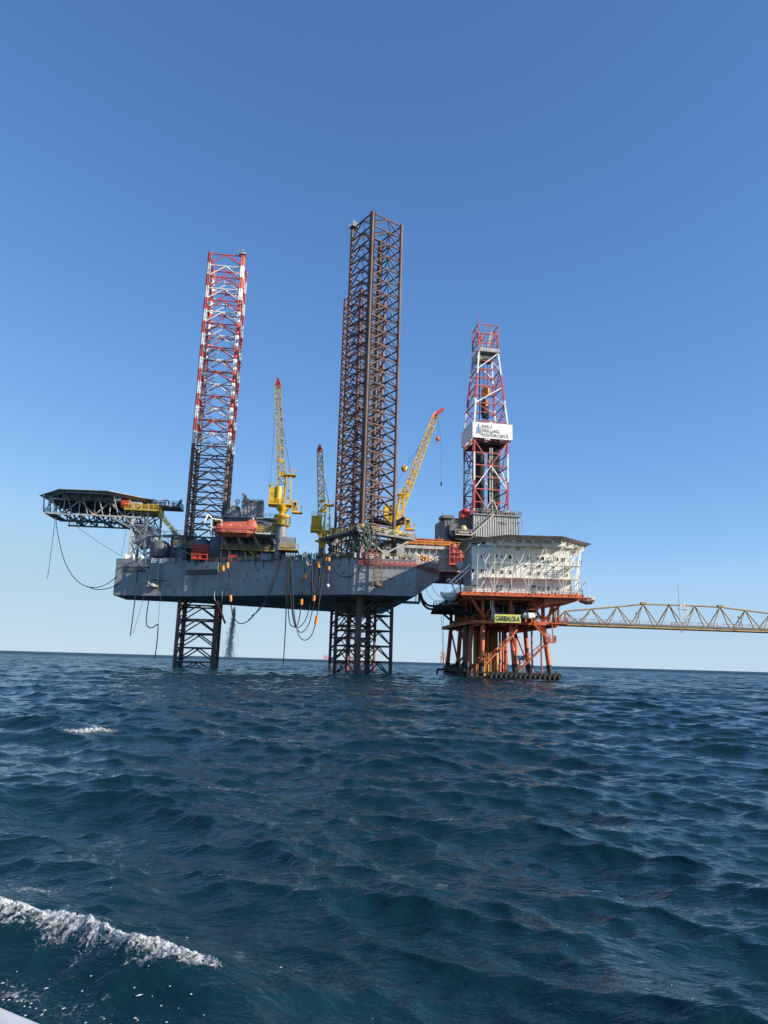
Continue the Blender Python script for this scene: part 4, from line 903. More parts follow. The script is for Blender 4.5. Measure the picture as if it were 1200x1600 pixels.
mb.bar((cc - .1, cc - 4.9, 44.6), (cc - 2.2, cc - 4.9, 40.5), .3); mb.bar((cc + .5, cc - 4.9, 44.6), (cc + 2.2, cc - 4.9, 40.5), .3); t.part('inner_frame', mb, 'lgrey')
x0, x1, y0, y1, z0, z1 = -.7, 10.35, -.75, 9.6, 61.2, 65.5
mb = MB(); mb.box(x0, x1, y0, y0 + .15, z0, z1); mb.corr((x0, y0), (x1, y0), z1 - .02, z1 + .06, 1.2, .05); sb = t.part('name_board', mb, 'white')
mb = MB(); mb.box(x0, x0 + .15, y0 + .16, y1, z0, z1); t.part('side_board', mb, 'white'); mb = MB(); mb.box(x1 - .15, x1, y0 + .16, y1, z0, z1); t.part('side_board', mb, 'white')
mb = MB(); mb.box(x0 + .2, x1 - .2, y1 - .15, y1, z0, z1); t.part('side_board', mb, 'white')
for i, body in enumerate(('SHELF', 'DRILLING', 'RESOURCEFUL')):
    t.text('lettering', body, (1.75, y0 - .03, 63.95 - i * 1.16), 1.26, 'inkg', .84, .0, sb, spacing=1.12)
for i, (dz, hh) in enumerate(((0, 2.0), (.3, 2.6), (-.15, 2.2))):
    mb = MB(); xx = .42 + i * .42; mb.box(xx, xx + .24, y0 - .05, y0 - .01, 62.35 + dz - .2, 62.35 + dz + hh - .2); t.part('logo_bar', mb, 'blue', sb)

# ------------------------------------------------------------------ small deck gear along the rig deck
gear = [(-8, -24, 2.2, 1.4, 1.3, 'white', 'white deck container near the near deck edge, right of the crane cabin'), (-12.5, -20, 1.6, 1.2, 1.0, 'green', 'green deck box just right of the crane cabin'),
        (-22, -19.5, 2.4, 1.2, 1.5, 'grey', 'grey pump box beside the crane pedestal foot'), (-30.2, -13.6, 1.8, 1.2, 1.6, 'red', 'red locker under the lifeboat frame')]
for u, v, a, b_, c, m_, lab in gear:
    t = T('deck_box', lab, 'box', (u, v, DK), RIG); mb = MB(); mb.box(u - a / 2, u + a / 2, v - b_ / 2, v + b_ / 2, DK + .12, DK + c); mb.corr((u - a / 2, v - b_ / 2), (u + a / 2, v - b_ / 2), DK + .2, DK + c - .1, .5, .06); t.part('body', mb, m_)
    mb = MB(); mb.box(u - a / 2 - .08, u + a / 2 + .08, v - b_ / 2 - .08, v + b_ / 2 + .08, DK + c, DK + c + .1); mb.box(u - a / 2, u + a / 2, v - .2, v + .2, DK, DK + .12); t.part('lid', mb, m_)
t = T('leaning_davit', 'white open A-frame of posts leaning over the near deck edge', 'frame', (-10.5, -26, DK), RIG)
for a, b_ in (((474, 864), (482, 886)), ((477, 862), (487, 890)), ((486, 866), (487.5, 897))):
    mb = MB(); p = rv(*a, -25.5); q = rv(*b_, -27.2); mb.bar(p, q, .28); t.part('post', mb, 'lgrey')
t = T('deck_pipework', 'low rusty tangle of pipes and hose racks along the near deck edge', 'pipework', (-8, -25, DK), RIG)
r7 = random.Random(12); mb = MB(); m2 = MB(); m3 = MB()
for k in range(70):
    f = .42 + .57 * k / 69; p = along(plan[1], plan[2], f); x, y = p[0], p[1] + .6
    if k % 3: mb.tube(smooth_path([(x, y, DK), (x, y, DK + r7.uniform(.5, 1.5)), (x + r7.uniform(-1, 1), y + .5, DK + r7.uniform(.3, 1.8))], 3), r7.uniform(.06, .14), 5)
    elif k % 2: m2.cbox((x, y + .6, DK + .5), r7.uniform(.4, 1.0), .8, r7.uniform(.7, 1.9))
    else: m3.tube(smooth_path([(x, y, DK + 1.2), (x + .1, y - 1.0, DK + .9), (x + .2, y - 1.05, DK - r7.uniform(.5, 2.2))], 4), .08, 5)
t.part('rusty_pipe', mb, 'brown'); t.part('hose_rack', m2, 'dgrey'); t.part('hanging_hose', m3, 'black')
mb = MB(); mb.bar((-.5, -32.4, DK), (-.5, -32.4, 17.4), .5) 

# ------------------------------------------------------------------ hoses and ropes
def hose(label, pts, v, r, m_, cat='hose', floats=(), name='hose', vs=None, endpos=0):
    P = [rv(x, y, (vs[i] if vs else v)) for i, (x, y) in enumerate(pts)]
    t = T(name, label, cat, P[0], RIG); mb = MB(); mb.tube(smooth_path(P, 6), r, 7); t.part('line', mb, m_)
    for (fx, fy, fx2, fy2) in floats:
        a = rv(fx, fy, v - .25); b_ = rv(fx2, fy2, v - .25); mb = MB(); d = (b_ - a)
        mb.tube([a, a + d * .08, a + d * .5, a + d * .92, b_], .28, 10); mb2 = MB()
        mb2.rod(a, a + d * .1, .66, 10); mb2.rod(b_ - d * .1, b_, .66, 10)
        mb2.rod(a + d * .1, b_ - d * .1, .74, 10); t.part('float', mb2, 'float_')
    return t
hose('long black hose looping from the helideck corner down to the bow', [(87, 808), (90, 832), (98, 868), (110, 895), (128, 913), (148, 918), (166, 913), (180, 903), (187, 897)], -3.6, .10, 'rubber')
hose('second black hose leaving the same loop lower on the bow', [(136, 916), (150, 921), (166, 920), (178, 916), (186, 911)], -3.8, .10, 'rubber')
hose('thin rope hanging free from the helideck corner', [(86.5, 808), (83, 838), (79, 868), (77, 885), (73.5, 905)], -3, .07, 'wire', 'rope', name='rope')
hose('thin slack line from the helideck truss to the bow deck', [(101, 808), (130, 830), (160, 851), (190, 869)], -2, .05, 'wire', 'rope', name='rope')
hose('steep straight line from the tower down to the bow deck', [(199, 815), (195, 842), (190, 869)], -1.5, .05, 'wire', 'rope', name='rope')
hose('thick black hose hanging straight down across the bow lettering', [(217.5, 874), (214, 905), (211, 935), (207, 968), (203.5, 993)], -6.2, .13, 'rubber')
hose('S-shaped black hose below the bow hull', [(232.5, 938), (229, 962), (229.5, 977), (237, 981), (245, 976), (247, 979), (245, 1005), (241.5, 1030)], -7, .13, 'rubber')
hose('thin rope falling from the bow past the pale ladder frame', [(236, 880), (227, 922), (217, 960), (208, 990)], -7.5, .05, 'wire', 'rope', name='rope')
hose('thin straight line above the S-shaped hose', [(252, 925), (249, 950), (247, 978)], -7, .045, 'wire', 'rope', name='rope')
hose('pale hose looped under the hull beside the red basket', [(341, 892), (336, 920), (335, 935), (341, 944), (347, 938), (347, 900)], -14, .1, 'lgrey')
hose('fat orange hose end hanging under the hull at the banded leg', [(341, 938), (343, 950), (348, 964), (352, 974)], -13, .26, 'salmon')
hose('black hose with two orange floats right of the red basket', [(357, 874), (358, 905), (360, 935), (364, 962), (374, 974), (388, 970), (401, 956)], -17, .11, 'rubber', floats=((348.5, 884, 348.5, 892), (355.5, 879, 355.5, 888), (360, 930, 360.5, 940)))
hose('black hose sweeping from the deck to the float line under mid hull', [(437, 873), (427, 905), (414, 935), (400, 957), (388, 969)], -24, .11, 'rubber')
hose('black hose parallel to the sweeping hose, slightly to its right', [(440, 873), (429, 908), (416, 938), (403, 955), (393, 962)], -23, .1, 'rubber')
hose('straight black hose dropping from mid deck almost to the sea', [(448.7, 872), (448.3, 910), (447, 955), (445, 1000), (442.5, 1041)], -26.8, .12, 'rubber')
hose('black hose loop ending in two orange floats, leftmost of the mid hull loops', [(449.5, 872), (450, 930), (452, 970), (458, 979), (465, 976), (471, 945), (475, 905), (477, 880)], -27.2, .11, 'rubber', floats=((471.3, 936, 470.6, 945), (476, 896, 475.7, 904)))
hose('black hose loop second from left under mid hull', [(451, 872), (454, 935), (460, 976), (469, 979), (480, 962), (486, 930), (488, 880)], -27.6, .10, 'rubber')
hose('black hose loop third from left under mid hull', [(453, 872), (456, 940), (462, 978), (471, 988), (482, 976), (489, 950), (492, 934)], -27.9, .10, 'rubber', floats=((490.5, 930, 490, 939),))
hose('lowest black hose loop with a long orange float on its right arm', [(454.5, 872), (459, 950), (465, 987), (474, 1000), (485, 995), (492, 978), (497, 950), (503, 905), (506, 876)], -28.2, .10, 'rubber', floats=((493, 976, 495.5, 963),))
hose('thick short black loop hung against the hull side', [(488, 872), (488, 915), (492, 927), (496.5, 924), (498.5, 905), (498, 874)], -28.6, .17, 'rubber', floats=((498, 878, 498, 887),))
hose('line with two orange floats and a white weight against the hull', [(514, 873), (513.5, 890), (512.5, 913)], -29.6, .08, 'wire', floats=((513.8, 871, 513.8, 877), (513.5, 885, 513.4, 891)))
hose('line with one orange float left of the float and weight line', [(511, 872), (509, 880), (503, 915), (497, 955)], -29.4, .06, 'wire', floats=((510.3, 871, 510, 877),))
mb = MB(); p = rv(512.4, 915, -29.7); mb.lathe(p, [(.1, -.4), (.38, -.1), (.38, .15), (.1, .4)], 10); solo('white_weight', 'small white weight at the end of a line on the hull side', 'weight', mb, 'white', p, RIG)
hose('slack black hose draped across the hull corner', [(521, 873), (522, 887), (527, 897), (535, 901), (547, 901), (558, 893), (564, 885)], -30.6, .1, 'rubber', vs=[-29, -29.4, -30, -30.6, -31.2, -31.8, -32.2])
for k, (lab, dy) in enumerate((('fat black supply hose from the rig stern to the orange platform', 0), ('fat black supply hose sagging just under its twin', 5))):
    pts = [at(657, 926 + dy * .5, 165), at(661, 938 + dy, 165), at(670, 946 + dy, 164), at(684, 946 + dy, 163), at(696, 939 + dy * .6, 162), at(709, 927, 161)]
    t = T('supply_hose', lab, 'hose', pts[0], WLD, 'supply hoses between rig and platform'); mb = MB(); mb.tube(smooth_path(pts, 7), .26, 8); t.part('line', mb, 'rubber')
for k, (lab, pts) in enumerate((('thin curved line left of two between the rig stern and the platform', [(664, 912), (670, 930), (682, 942)]), ('thin curved line right of two between the rig stern and the platform', [(672, 910), (680, 925), (690, 935)]))):
    P = [at(x, y, 164) for x, y in pts]; mb = MB(); mb.tube(smooth_path(P, 6), .05, 4); solo('rope', lab, 'rope', mb, 'wire', P[0])
t = T('stern_pipe', 'grey L-shaped pipe frame hanging beneath the rig stern', 'pipe', (12, -20, 17), RIG)
P = [rv(632, 941, -22), rv(655, 942, -22), rv(655.5, 925, -22)]; mb = MB(); mb.bar(P[0] - V((4, 0, 0)), P[1], .6); mb.bar(P[1], P[2], .5); mb.bar(P[1] + V((-.8, 0, 0)), P[2] + V((-.8, 0, 0)), .2); t.part('pipe', mb, 'grey')

# water falling from the rig
r8 = random.Random(4); mb = MB()
for k in range(2400):
    f = r8.random() ** .9; x = 366.5 - 9.5 * f + r8.gauss(0, .7 + 2.6 * f ** 1.2) * (1.9 if k % 4 == 0 else 1); y = 952 + 76 * f + r8.gauss(0, 2)
    c = rv(x, y, -2 + r8.gauss(0, .3 + .8 * f)); L_ = r8.uniform(.15, .75) * (1.1 - .4 * f); w_ = r8.uniform(.03, .10)
    mb.add([c + V((0, 0, L_)), c + V((w_, 0, 0)), c + V((-w_ * .5, w_, 0)), c + V((-w_ * .5, -w_, 0)), c - V((.0, 0, L_ * .7))], [(0, 1, 2), (0, 2, 3), (0, 3, 1), (4, 2, 1), (4, 3, 2), (4, 1, 3)])
spray = mat('falling_water_spray', (.85, .88, .90), .25, var=.05)
spray.node_tree.nodes['Principled BSDF'].inputs['Alpha'].default_value = .34
o = solo('falling_water', 'pale jet of discharged water falling to the sea beside the banded leg', 'water jet', mb, spray, rv(366, 952, -2), RIG)

# ------------------------------------------------------------------ fixed platform
t = T('fixed_platform', 'rusty orange steel platform on slanting legs beneath the white quarters', 'platform', (28, 162, 0), WLD)
ZL, ZM = 11.5, 17.0
jl = [((21.2, 149), (20.75, 148.6)), ((26.9, 149), (27.8, 148.6)), ((33.7, 149), (35.0, 148.6)), ((20.0, 158), (19.2, 158)), ((32.1, 160), (32.9, 160)),
      ((18.7, 168), (17.9, 168)), ((17.4, 178), (16.5, 178.6)), ((31.6, 170), (32.2, 170)), ((30.8, 179), (31.4, 179.6)), ((26, 179), (26, 179.6))]
tar = mat('tarred_waterline_steel', (.03, .022, .018), .6, var=.3, rust=.3)
for i, ((xt, yt), (xb, yb)) in enumerate(jl):
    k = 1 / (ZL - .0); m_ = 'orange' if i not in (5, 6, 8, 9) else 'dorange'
    def pz(z): f = z / ZL; return V((xb + (xt - xb) * f, yb + (yt - yb) * f, z))
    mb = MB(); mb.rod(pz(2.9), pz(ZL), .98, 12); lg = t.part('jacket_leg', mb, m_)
    mb = MB(); mb.rod(pz(-4), pz(2.9), 1.04, 12); mb.rod(pz(2.6), pz(3.0), 1.16, 12); t.part('splash_sleeve', mb, tar, lg)
    mb = MB(); mb.rod((xt, yt, ZL + .5), (xt, yt, ZM - .9), .8, 10); t.part('deck_column', mb, m_)
mb = MB()
J = [V((b_[0] + (a[0] - b_[0]) * 3 / ZL, b_[1], 3.0)) for a, b_ in jl]
for i, j in ((0, 3), (3, 5), (5, 6), (1, 4), (2, 4), (4, 7), (7, 8)): mb.rod(V((*jl[i][0], 10.8)).lerp(V((*jl[j][0], 10.8)), 0), V((*jl[j][0], 10.8)), .4, 8)
for i, j in ((3, 5), (5, 6), (4, 7)): mb.rod(J[i], V((*jl[j][0], 10.8)), .42, 8)
mb.rod((21, 153, 4.2), (19.4, 158, 1.2), .5, 8); mb.rod((17.5, 171, 1.6), (19.4, 160, 5.5), .5, 8)
t.part('jacket_brace', mb, 'orange')
r9 = random.Random(21)
cx_ = [(742 + 3.4 * k) for k in range(11)]
for k, px in enumerate(cx_):
    y = 168 + (k % 3) * 2.2; p = at(px, 1000, y); mb = MB(); mb.rod((p.x, y, -4), (p.x, y, ZM - .5), .62 if k % 4 else .8, 10); t.part('conductor_pipe', mb, ('conduct', 'dorange', 'conduct', 'brown')[k % 4])
for px, y, d, m_ in ((728, 160, 1.5, 'brown'), (733.5, 162, 1.2, 'dorange'), (781, 166, .55, 'orange'), (785.5, 165, .55, 'orange'), (789.5, 167, .5, 'dorange'), (831, 158, .42, 'salmon'), (845.5, 152, .36, 'salmon')):
    p = at(px, 1000, y); mb = MB(); mb.rod((p.x, y, -4), (p.x, y, ZL if px > 800 else ZM - .5), d, 10); t.part('riser_pipe', mb, m_)
# lower deck
ld_ = [(19.6, 147.6), (36.6, 147.6), (37.0, 156), (34.4, 181), (15.6, 181), (16.6, 166)]
mb = MB(); mb.prism(ld_, ZL - .25, ZL + .05); t.part('lower_deck', mb, 'dorange')
mb = MB()
for a, b_ in zip(ld_, ld_[1:] + ld_[:1]): mb.bar((*a, ZL - .12), (*b_, ZL - .12), .3, .75)
for k in range(7): mb.bar((20 + k * 2.7, 148, ZL - .6), (19 + k * 2.5, 180, ZL - .6), .3, .55)
t.part('lower_deck_beam', mb, 'orange')
mb = MB(); mb.rail([(16.8, 164, ZL + .05), (19.6, 147.7, ZL + .05), (36.6, 147.7, ZL + .05), (37, 156, ZL + .05)], 1.1, 1.3, .09); t.part('lower_railing', mb, 'orange')
# main deck
md = [(15.9, 143.2), (40.6, 143.2), (40.9, 146.5), (36.5, 182), (14.5, 182), (15.0, 160)]
mb = MB(); mb.prism(md, ZM - .3, ZM); t.part('main_deck', mb, 'dorange')
mb = MB()
for a, b_ in zip(md, md[1:] + md[:1]): mb.bar((*a, ZM - .18), (*b_, ZM - .18), .22, .45)
for y in (146.5, 152, 158, 164, 172): mb.bar((16.5, y, ZM - .75), (39.6 - (y - 146) * .1, y, ZM - .75), .35, .9)
for k in range(10): mb.bar((17.5 + k * 2.4, 143.5, ZM - .45), (17.0 + k * 2.2, 180, ZM - .45), .2, .3)
t.part('main_deck_beam', mb, 'orange')
mb = MB()
for x in np.arange(16.2, 40.6, 1.35): mb.bar((x, 143.05, ZM - .5), (x, 143.05, ZM + .05), .12)
mb.bar((15.9, 143.0, ZM - .55), (40.6, 143.0, ZM - .55), .12, .3); t.part('deck_lip', mb, 'orange')
mb = MB(); mb.prism([(33, 144.5), (40.2, 144.5), (40.2, 158), (33, 158)], [ZM - 2.2, ZM - 1.0, ZM - 1.0, ZM - 2.2], ZM - .32); t.part('deck_bracket', mb, 'orange')
mb = MB(); mb.rail([(15.0, 158, ZM), (15.9, 143.3, ZM), (40.5, 143.3, ZM), (40.8, 146.5, ZM), (40, 153, ZM)], 1.1, 1.5, .08, (.35, .7)); t.part('main_railing', mb, 'lgrey')
# left wing platform
wp = [(11.6, 158), (14.6, 150), (17.5, 150), (16.5, 178), (12.2, 174)]
mb = MB(); mb.prism(wp, 14.7, 15.0); mb.rail([(12.3, 170, 15), (11.6, 158, 15), (14.6, 150, 15)], 1.1, 1.5, .09)
for k in range(5): mb.bar((12.0, 157 + k * 4, 14.5), (18, 157 + k * 4, 14.5), .25, .5)
mb.bar((12.5, 160, 14.6), (17.2, 164, ZL), .35); mb.bar((14.2, 151.5, 14.6), (20, 152, ZL + .6), .35)
mb.prism([(11.7, 158), (14.6, 150), (22, 150), (22, 158)], [14.7, 14.7, 11.9, 11.9], [14.72, 14.72, 12.1, 12.1]); t.part('wing_platform', mb, 'black')
mb = MB()
for k in range(7): mb.cbox((13 + k * .5, 153 + (k % 3), 15.4), .6, .6, .5 + .5 * (k % 2))
t.part('wing_gear', mb, 'lgrey')
# between the decks
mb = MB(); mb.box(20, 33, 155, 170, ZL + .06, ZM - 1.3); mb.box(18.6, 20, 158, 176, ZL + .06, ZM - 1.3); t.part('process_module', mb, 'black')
mb = MB()
for k in range(16): x = 18.7 + .0; y = 152 + k * 1.6; mb.bar((18.3, y, ZL), (18.0, y, ZM - .8), .22)
t.part('side_cladding', mb, 'dorange')
mb = MB()
for a, b_ in (((17.6, 144.2, ZM - .5), (21.4, 148, ZL + .4)), ((33.6, 148.5, ZL + .4), (37.6, 146, ZM - .9)), ((34.6, 148.5, ZL + .4), (35.2, 146, ZM - .9)), ((21.2, 148.8, ZL + .3), (24, 149, ZM - .8)), ((31, 149, ZM - .8), (33.6, 149, ZL + .4))): mb = MB(); mb.bar(a, b_, .42); t.part('deck_brace', mb, 'orange')
for x in (23.2, 26.9, 31.6, 35.6, 36.6): mb = MB(); mb.bar((x, 147.9, ZL), (x, 147.9, ZM - .7), .38); t.part('deck_post', mb, 'orange')
mb = MB(); r10 = random.Random(2)
for k in range(26):
    x = r10.uniform(23.5, 33); z = r10.uniform(ZL + .6, ZM - 1.4); y = r10.uniform(149.5, 153)
    if k % 2: mb.rod((x, y, z), (min(34.5, x + r10.uniform(1, 4)), y, z + r10.uniform(-.1, .1)), r10.uniform(.12, .28), 6)
    else: mb.rod((x, y, ZL), (x, y, z), r10.uniform(.12, .25), 6)
t.part('process_pipe', mb, 'lgrey')
for x, z, m_ in ((25.0, ZL + 1.3, 'blues'), (27.2, ZL + 2.7, 'grey'), (29.6, ZL + 1.0, 'grey'), (23.9, ZL + 2.6, 'dgrey')):
    mb = MB(); mb.lathe((x - .7, 150.2, z), [(.2, 0), (.65, .15), (.65, 1.3), (.2, 1.45)], 12, 'x'); mb.box(x - .6, x + .6, 149.9, 150.5, z - 1.0, z - .5); t.part('process_vessel', mb, m_)
mb = MB()
for x in (22.6, 23.0): mb.tube(smooth_path([(x, 147.6, ZM - .6), (x, 147.5, 14.5), (x + .3, 147.5, 13.6), (x + .2, 147.6, ZL + .3)], 4), .14, 6)
t.part('white_pipe', mb, 'white')
# stairs
mb = MB(); q = lambda x, y, D: at(x, y, D)
mb.stair(q(836, 976, 146.4), q(859, 1001, 146.0), .9); st = t.part('stairway', mb, 'orange')
mb = MB(); mb.stair(q(812, 1047, 146.3), q(857, 1003, 146.0), .9); t.part('stairway', mb, 'orange')
mb = MB(); mb.stair(q(757, 1040, 147.4), q(782, 1014, 147.4), .9); t.part('stairway', mb, 'orange')
mb = MB(); mb.stair(q(787, 1011, 147.2), q(808, 984, 147.4), .9); t.part('stairway', mb, 'orange')
mb = MB(); mb.stair(q(839, 951, 145.2), q(863, 932, 144.6), .9); t.part('stairway', mb, 'orange')
mb = MB(); p = q(860, 1002, 145.8); mb.box(p.x - .9, p.x + 1.1, 145.6, 147.4, p.z - .3, p.z); mb.rail([(p.x - .9, 145.7, p.z), (p.x + 1.1, 145.7, p.z), (p.x + 1.1, 147.3, p.z)], 1.1, .6, .1, (.3, .6)); mb.bar((p.x + .8, 147, p.z), (p.x + .8, 147.4, ZL), .2)
p2 = q(785, 1013, 147.3); mb.box(p2.x - .7, p2.x + .7, 146.8, 148.4, p2.z - .3, p2.z); mb.rail([(p2.x - .7, 146.9, p2.z), (p2.x + .7, 146.9, p2.z)], 1.1, .6, .09)
p3 = q(836, 951, 145.2); mb.box(p3.x - 1.2, p3.x + .8, 145.2, 146.8, p3.z - .25, p3.z); mb.rail([(p3.x - 1.2, 145.3, p3.z), (p3.x + .8, 145.3, p3.z)], 1.1, .6, .09); t.part('stair_landing', mb, 'orange')
mb = MB(); mb.box(p.x - .5, p.x + .1, 145.9, 146.6, p.z, p.z + .7); t.part('lifebuoy_box', mb, 'white')
mb = MB()
for x in (35.9, 36.5): mb.bar((x, 147.3, ZL - .8), (x, 147.3, ZM - .3), .14)
for z in np.arange(ZL - .6, ZM - .3, .45): mb.bar((35.9, 147.3, z), (36.5, 147.3, z), .09)
mb.box(34.8, 38.4, 147, 150, ZL - .2, ZL); mb.rail([(36.8, 147.1, ZL), (38.4, 147.1, ZL), (38.4, 150, ZL)], 1.1, .8, .09); t.part('access_ladder', mb, 'orange')
# boat landing
mb = MB(); mb.box(17.6, 36.6, 147.0, 148.6, 1.0, 1.35); mb.box(17.6, 36.6, 147.1, 147.4, .1, .5)
for x in np.arange(17.8, 36.6, 2.0): mb.bar((x, 147.2, -2.5), (x, 147.2, 1.8), .3); mb.bar((x, 147.2, 1.2), (x, 148.9, 1.2), .26)
t.part('boat_landing', mb, tar)
for k in range(15):
    x = 22.4 + k * .98; mb = MB(); mb.lathe((x, 146.85, -.1), [(.25, -.5), (.42, -.4), (.44, .9), (.28, 1.1)], 10); mb.lathe((x + .3, 146.75, .9), [(.2, -.2), (.4, -.12), (.4, .12), (.2, .2)], 10, 'y'); t.part('fender', mb, 'fender')
mb = MB(); r11 = random.Random(8)
for k in range(17):
    y = 149 + k * 1.75; x = 17.4 - (y - 149) * .05; h = r11.uniform(1.6, 3.2); mb.bar((x, y, -2.5), (x, y, h), .55); mb.bar((x + .9, y + .4, -2.5), (x + 1.0, y + .4, h * .8), .4)
mb.bar((17.4, 148.4, 1.4), (15.9, 178.4, 1.6), .5, 1.0); mb.bar((17.4, 148.4, .2), (15.9, 178.4, .3), .5, .8); mb.bar((18.2, 148.4, 1.9), (17, 172, 2.2), .4)
t.part('barge_bumper', mb, 'fender')
mb = MB(); p = q(683, 1046, 174); mb.bar(p, q(694, 1046, 174), .45); mb.bar(p, p - V((0, 0, 3)), .4); t.part('mooring_arm', mb, 'black')
mb = MB(); mb.bar((18.2, 149, 2.0), (18.2, 149, 3.2), .25); p = q(812, 1028, 148.2)
mb.bar((p.x, 148.2, 1.3), (p.x, 148.2, p.z), .3); mb.bar((p.x + .9, 148.2, 1.3), (p.x + .9, 148.2, p.z - .6), .22); mb.prism([(p.x - .8, 147.7), (p.x + .9, 147.7), (p.x + .6, 148.8), (p.x - .5, 148.8)], p.z - .5, p.z + .5); t.part('landing_lamp', mb, 'grey')
mb = MB()
for px, D in ((689.5, 160), (692.5, 161)):
    a = q(px, 950, D); mb.rod(a, (a.x + (.5 if px < 691 else .2), a.y, 3.0), .07, 4)
t.part('hoist_rope', mb, 'wire')

t = T('name_sign', 'yellow name board with black lettering GARIBALDI-A', 'sign', (26, 146.4, 11.3), WLD)
mb = MB(); mb.box(23.1, 28.4, 145.5, 145.62, 11.2, 12.85); bd = t.part('board', mb, 'sign')
mb = MB()
for x in (23.9, 25.9, 27.9): mb.box(x - .06, x + .06, 145.62, 147.6, 11.0, 11.1); mb.bar((x, 145.7, 10.95), (x, 145.7, 12.7), .1)
t.part('bracket', mb, 'black')
t.text('lettering', 'GARIBALDI-A', (23.28, 145.48, 11.46), 1.5, 'ink', .545, .012, bd)
t = T('white_tank', 'white capsule tank on the lower deck edge right of the name board', 'tank', (30.2, 147, 12), WLD)
mb = MB(); mb.lathe((28.75, 145.7, 12.75), [(.1, 0), (.45, .12), (.6, .4), (.6, 1.1), (.66, 1.12), (.66, 1.25), (.6, 1.28), (.6, 2.2), (.45, 2.5), (.1, 2.62)], 16, 'x'); t.part('shell', mb, 'white')
mb = MB(); mb.box(29.3, 29.55, 145.4, 147.5, 11.4, 12.2); mb.box(30.5, 30.75, 145.4, 147.5, 11.4, 12.2); t.part('cradle', mb, 'orange')

# ------------------------------------------------------------------ quarters building on the platform
t = T('quarters_building', 'cream white three-storey quarters block with small dark windows', 'building', (28.9, 147, ZM), WLD)
W0, W1, WY, WZ = 18.6, 39.2, 147.0, 26.9
mb = MB(); mb.box(W0, W1, WY, 160, ZM, WZ); t.part('wall', mb, 'cream')
mb = MB(); mb.box(W0 - .12, W0 - .004, WY + .3, 160, ZM, WZ - .2); mb.corr((W0 - .12, 160), (W0 - .12, WY + .3), ZM, WZ - .3, 1.0, .1); t.part('side_cladding', mb, 'lgrey')
mb = MB()
for z in (20.15, 23.35, 26.75): mb.box(W0, W1 + .02, WY - .1, WY - .005, z - .08, z + .08)
for x in np.arange(W0, W1 + .1, 3.43): mb.box(x - .05, x + .05, WY - .06, WY - .006, ZM, WZ)
t.part('wall_batten', mb, 'cream')
mb = MB(); mb.box(W0 - .3, W1 + .3, WY - .3, 160.2, WZ, WZ + .25); t.part('roof', mb, 'lgrey')
wins = [(305, 235), (410, 238), (515, 243), (655, 250), (727, 257), (757, 252), (865, 258), (913, 262),
        (235, 345), (306, 348), (391, 352), (449, 355), (517, 357), (660, 365), (728, 368), (785, 370), (869, 373), (937, 377),
        (307, 461), (413, 465), (447, 468), (518, 470), (660, 478), (730, 480), (765, 482), (800, 482), (869, 487)]
smal = [(345, 313), (425, 295), (527, 300), (630, 310), (735, 312), (842, 318), (448, 241)]
def winbox(x, z, w_, h_):
    mb = MB(); mb.box(x - w_ / 2 - .04, x + w_ / 2 + .04, WY - .09, WY - .003, z - h_ / 2 - .04, z - h_ / 2); mb.box(x - w_ / 2 - .04, x + w_ / 2 + .04, WY - .09, WY - .003, z + h_ / 2, z + h_ / 2 + .04)
    mb.box(x - w_ / 2 - .04, x - w_ / 2, WY - .09, WY - .003, z - h_ / 2, z + h_ / 2); mb.box(x + w_ / 2, x + w_ / 2 + .04, WY - .09, WY - .003, z - h_ / 2, z + h_ / 2); fr = t.part('window', mb, 'cream')
    mb = MB(); mb.box(x - w_ / 2, x + w_ / 2, WY - .086, WY - .004, z - h_ / 2, z + h_ / 2); t.part('pane', mb, 'glass', fr)
for zx, zy in wins: p = at(690 + zx * .2083, 820 + zy * .2083, WY); winbox(p.x, p.z, .62, .74)
for zx, zy in smal: p = at(690 + zx * .2083, 820 + zy * .2083, WY); winbox(p.x, p.z, .5, .4)
p = at(742, 916, WY); winbox(p.x, p.z, 1.0, .5)
mb = MB(); p = at(833.5, 919, WY); mb.box(p.x - .5, p.x + .5, WY - .06, WY - .004, ZM + .02, ZM + 2.1); dr = t.part('door', mb, 'dgrey')
mb = MB(); mb.box(p.x + .3, p.x + .38, WY - .12, WY - .06, ZM + 1.0, ZM + 1.15); t.part('handle', mb, 'lgrey', dr)
mb = MB(); mb.box(20.6, 40.6, 145.3, 146.9, 20.3, 20.42); mb.rail([(20.6, 145.35, 20.42), (40.6, 145.35, 20.42), (40.6, 149, 20.42)], 1.05, 1.7, .07); t.part('gallery', mb, 'cream')
mb = MB()
r12 = random.Random(6)
for k in range(7):
    x = r12.uniform(20, 38.6); z = r12.choice((18.2, 19.4, 22.8, 24.2, 21.4)); 
    if k % 3 == 0: mb.rod((x, WY - .18, z), (min(39, x + r12.uniform(1, 5)), WY - .18, z), .1, 5)
    elif k % 3 == 1: mb.cbox((x, WY - .25, z), r12.uniform(.3, .8), .45, r12.uniform(.3, .7))
    else: mb.rod((x, WY - .15, z - 1), (x, WY - .15, min(26, z + 2)), .1, 5)
t.part('wall_fitting', mb, 'lgrey')
mb = MB()
for k in range(20):
    x = 33.5 + k * .36; mb.cbox((x, 144.6 + .3 * (k % 2), ZM + .4), .28, .4, r12.uniform(.5, 1.0))
t.part('deck_locker', mb, 'white')
mb = MB(); mb.stair((36.4, 145.4, 20.4), (40.0, 145.4, 23.2), .8); mb.box(38.6, 41, 145.2, 147.4, 23.1, 23.25); mb.rail([(38.6, 145.3, 23.25), (41, 145.3, 23.25), (41, 147, 23.25)], 1.05, .9, .07); t.part('outside_stair', mb, 'cream')
t = T('radar_drum', 'grey radar drum on a bracket at the left edge of the quarters', 'radar', (17.6, 150, 20), WLD)
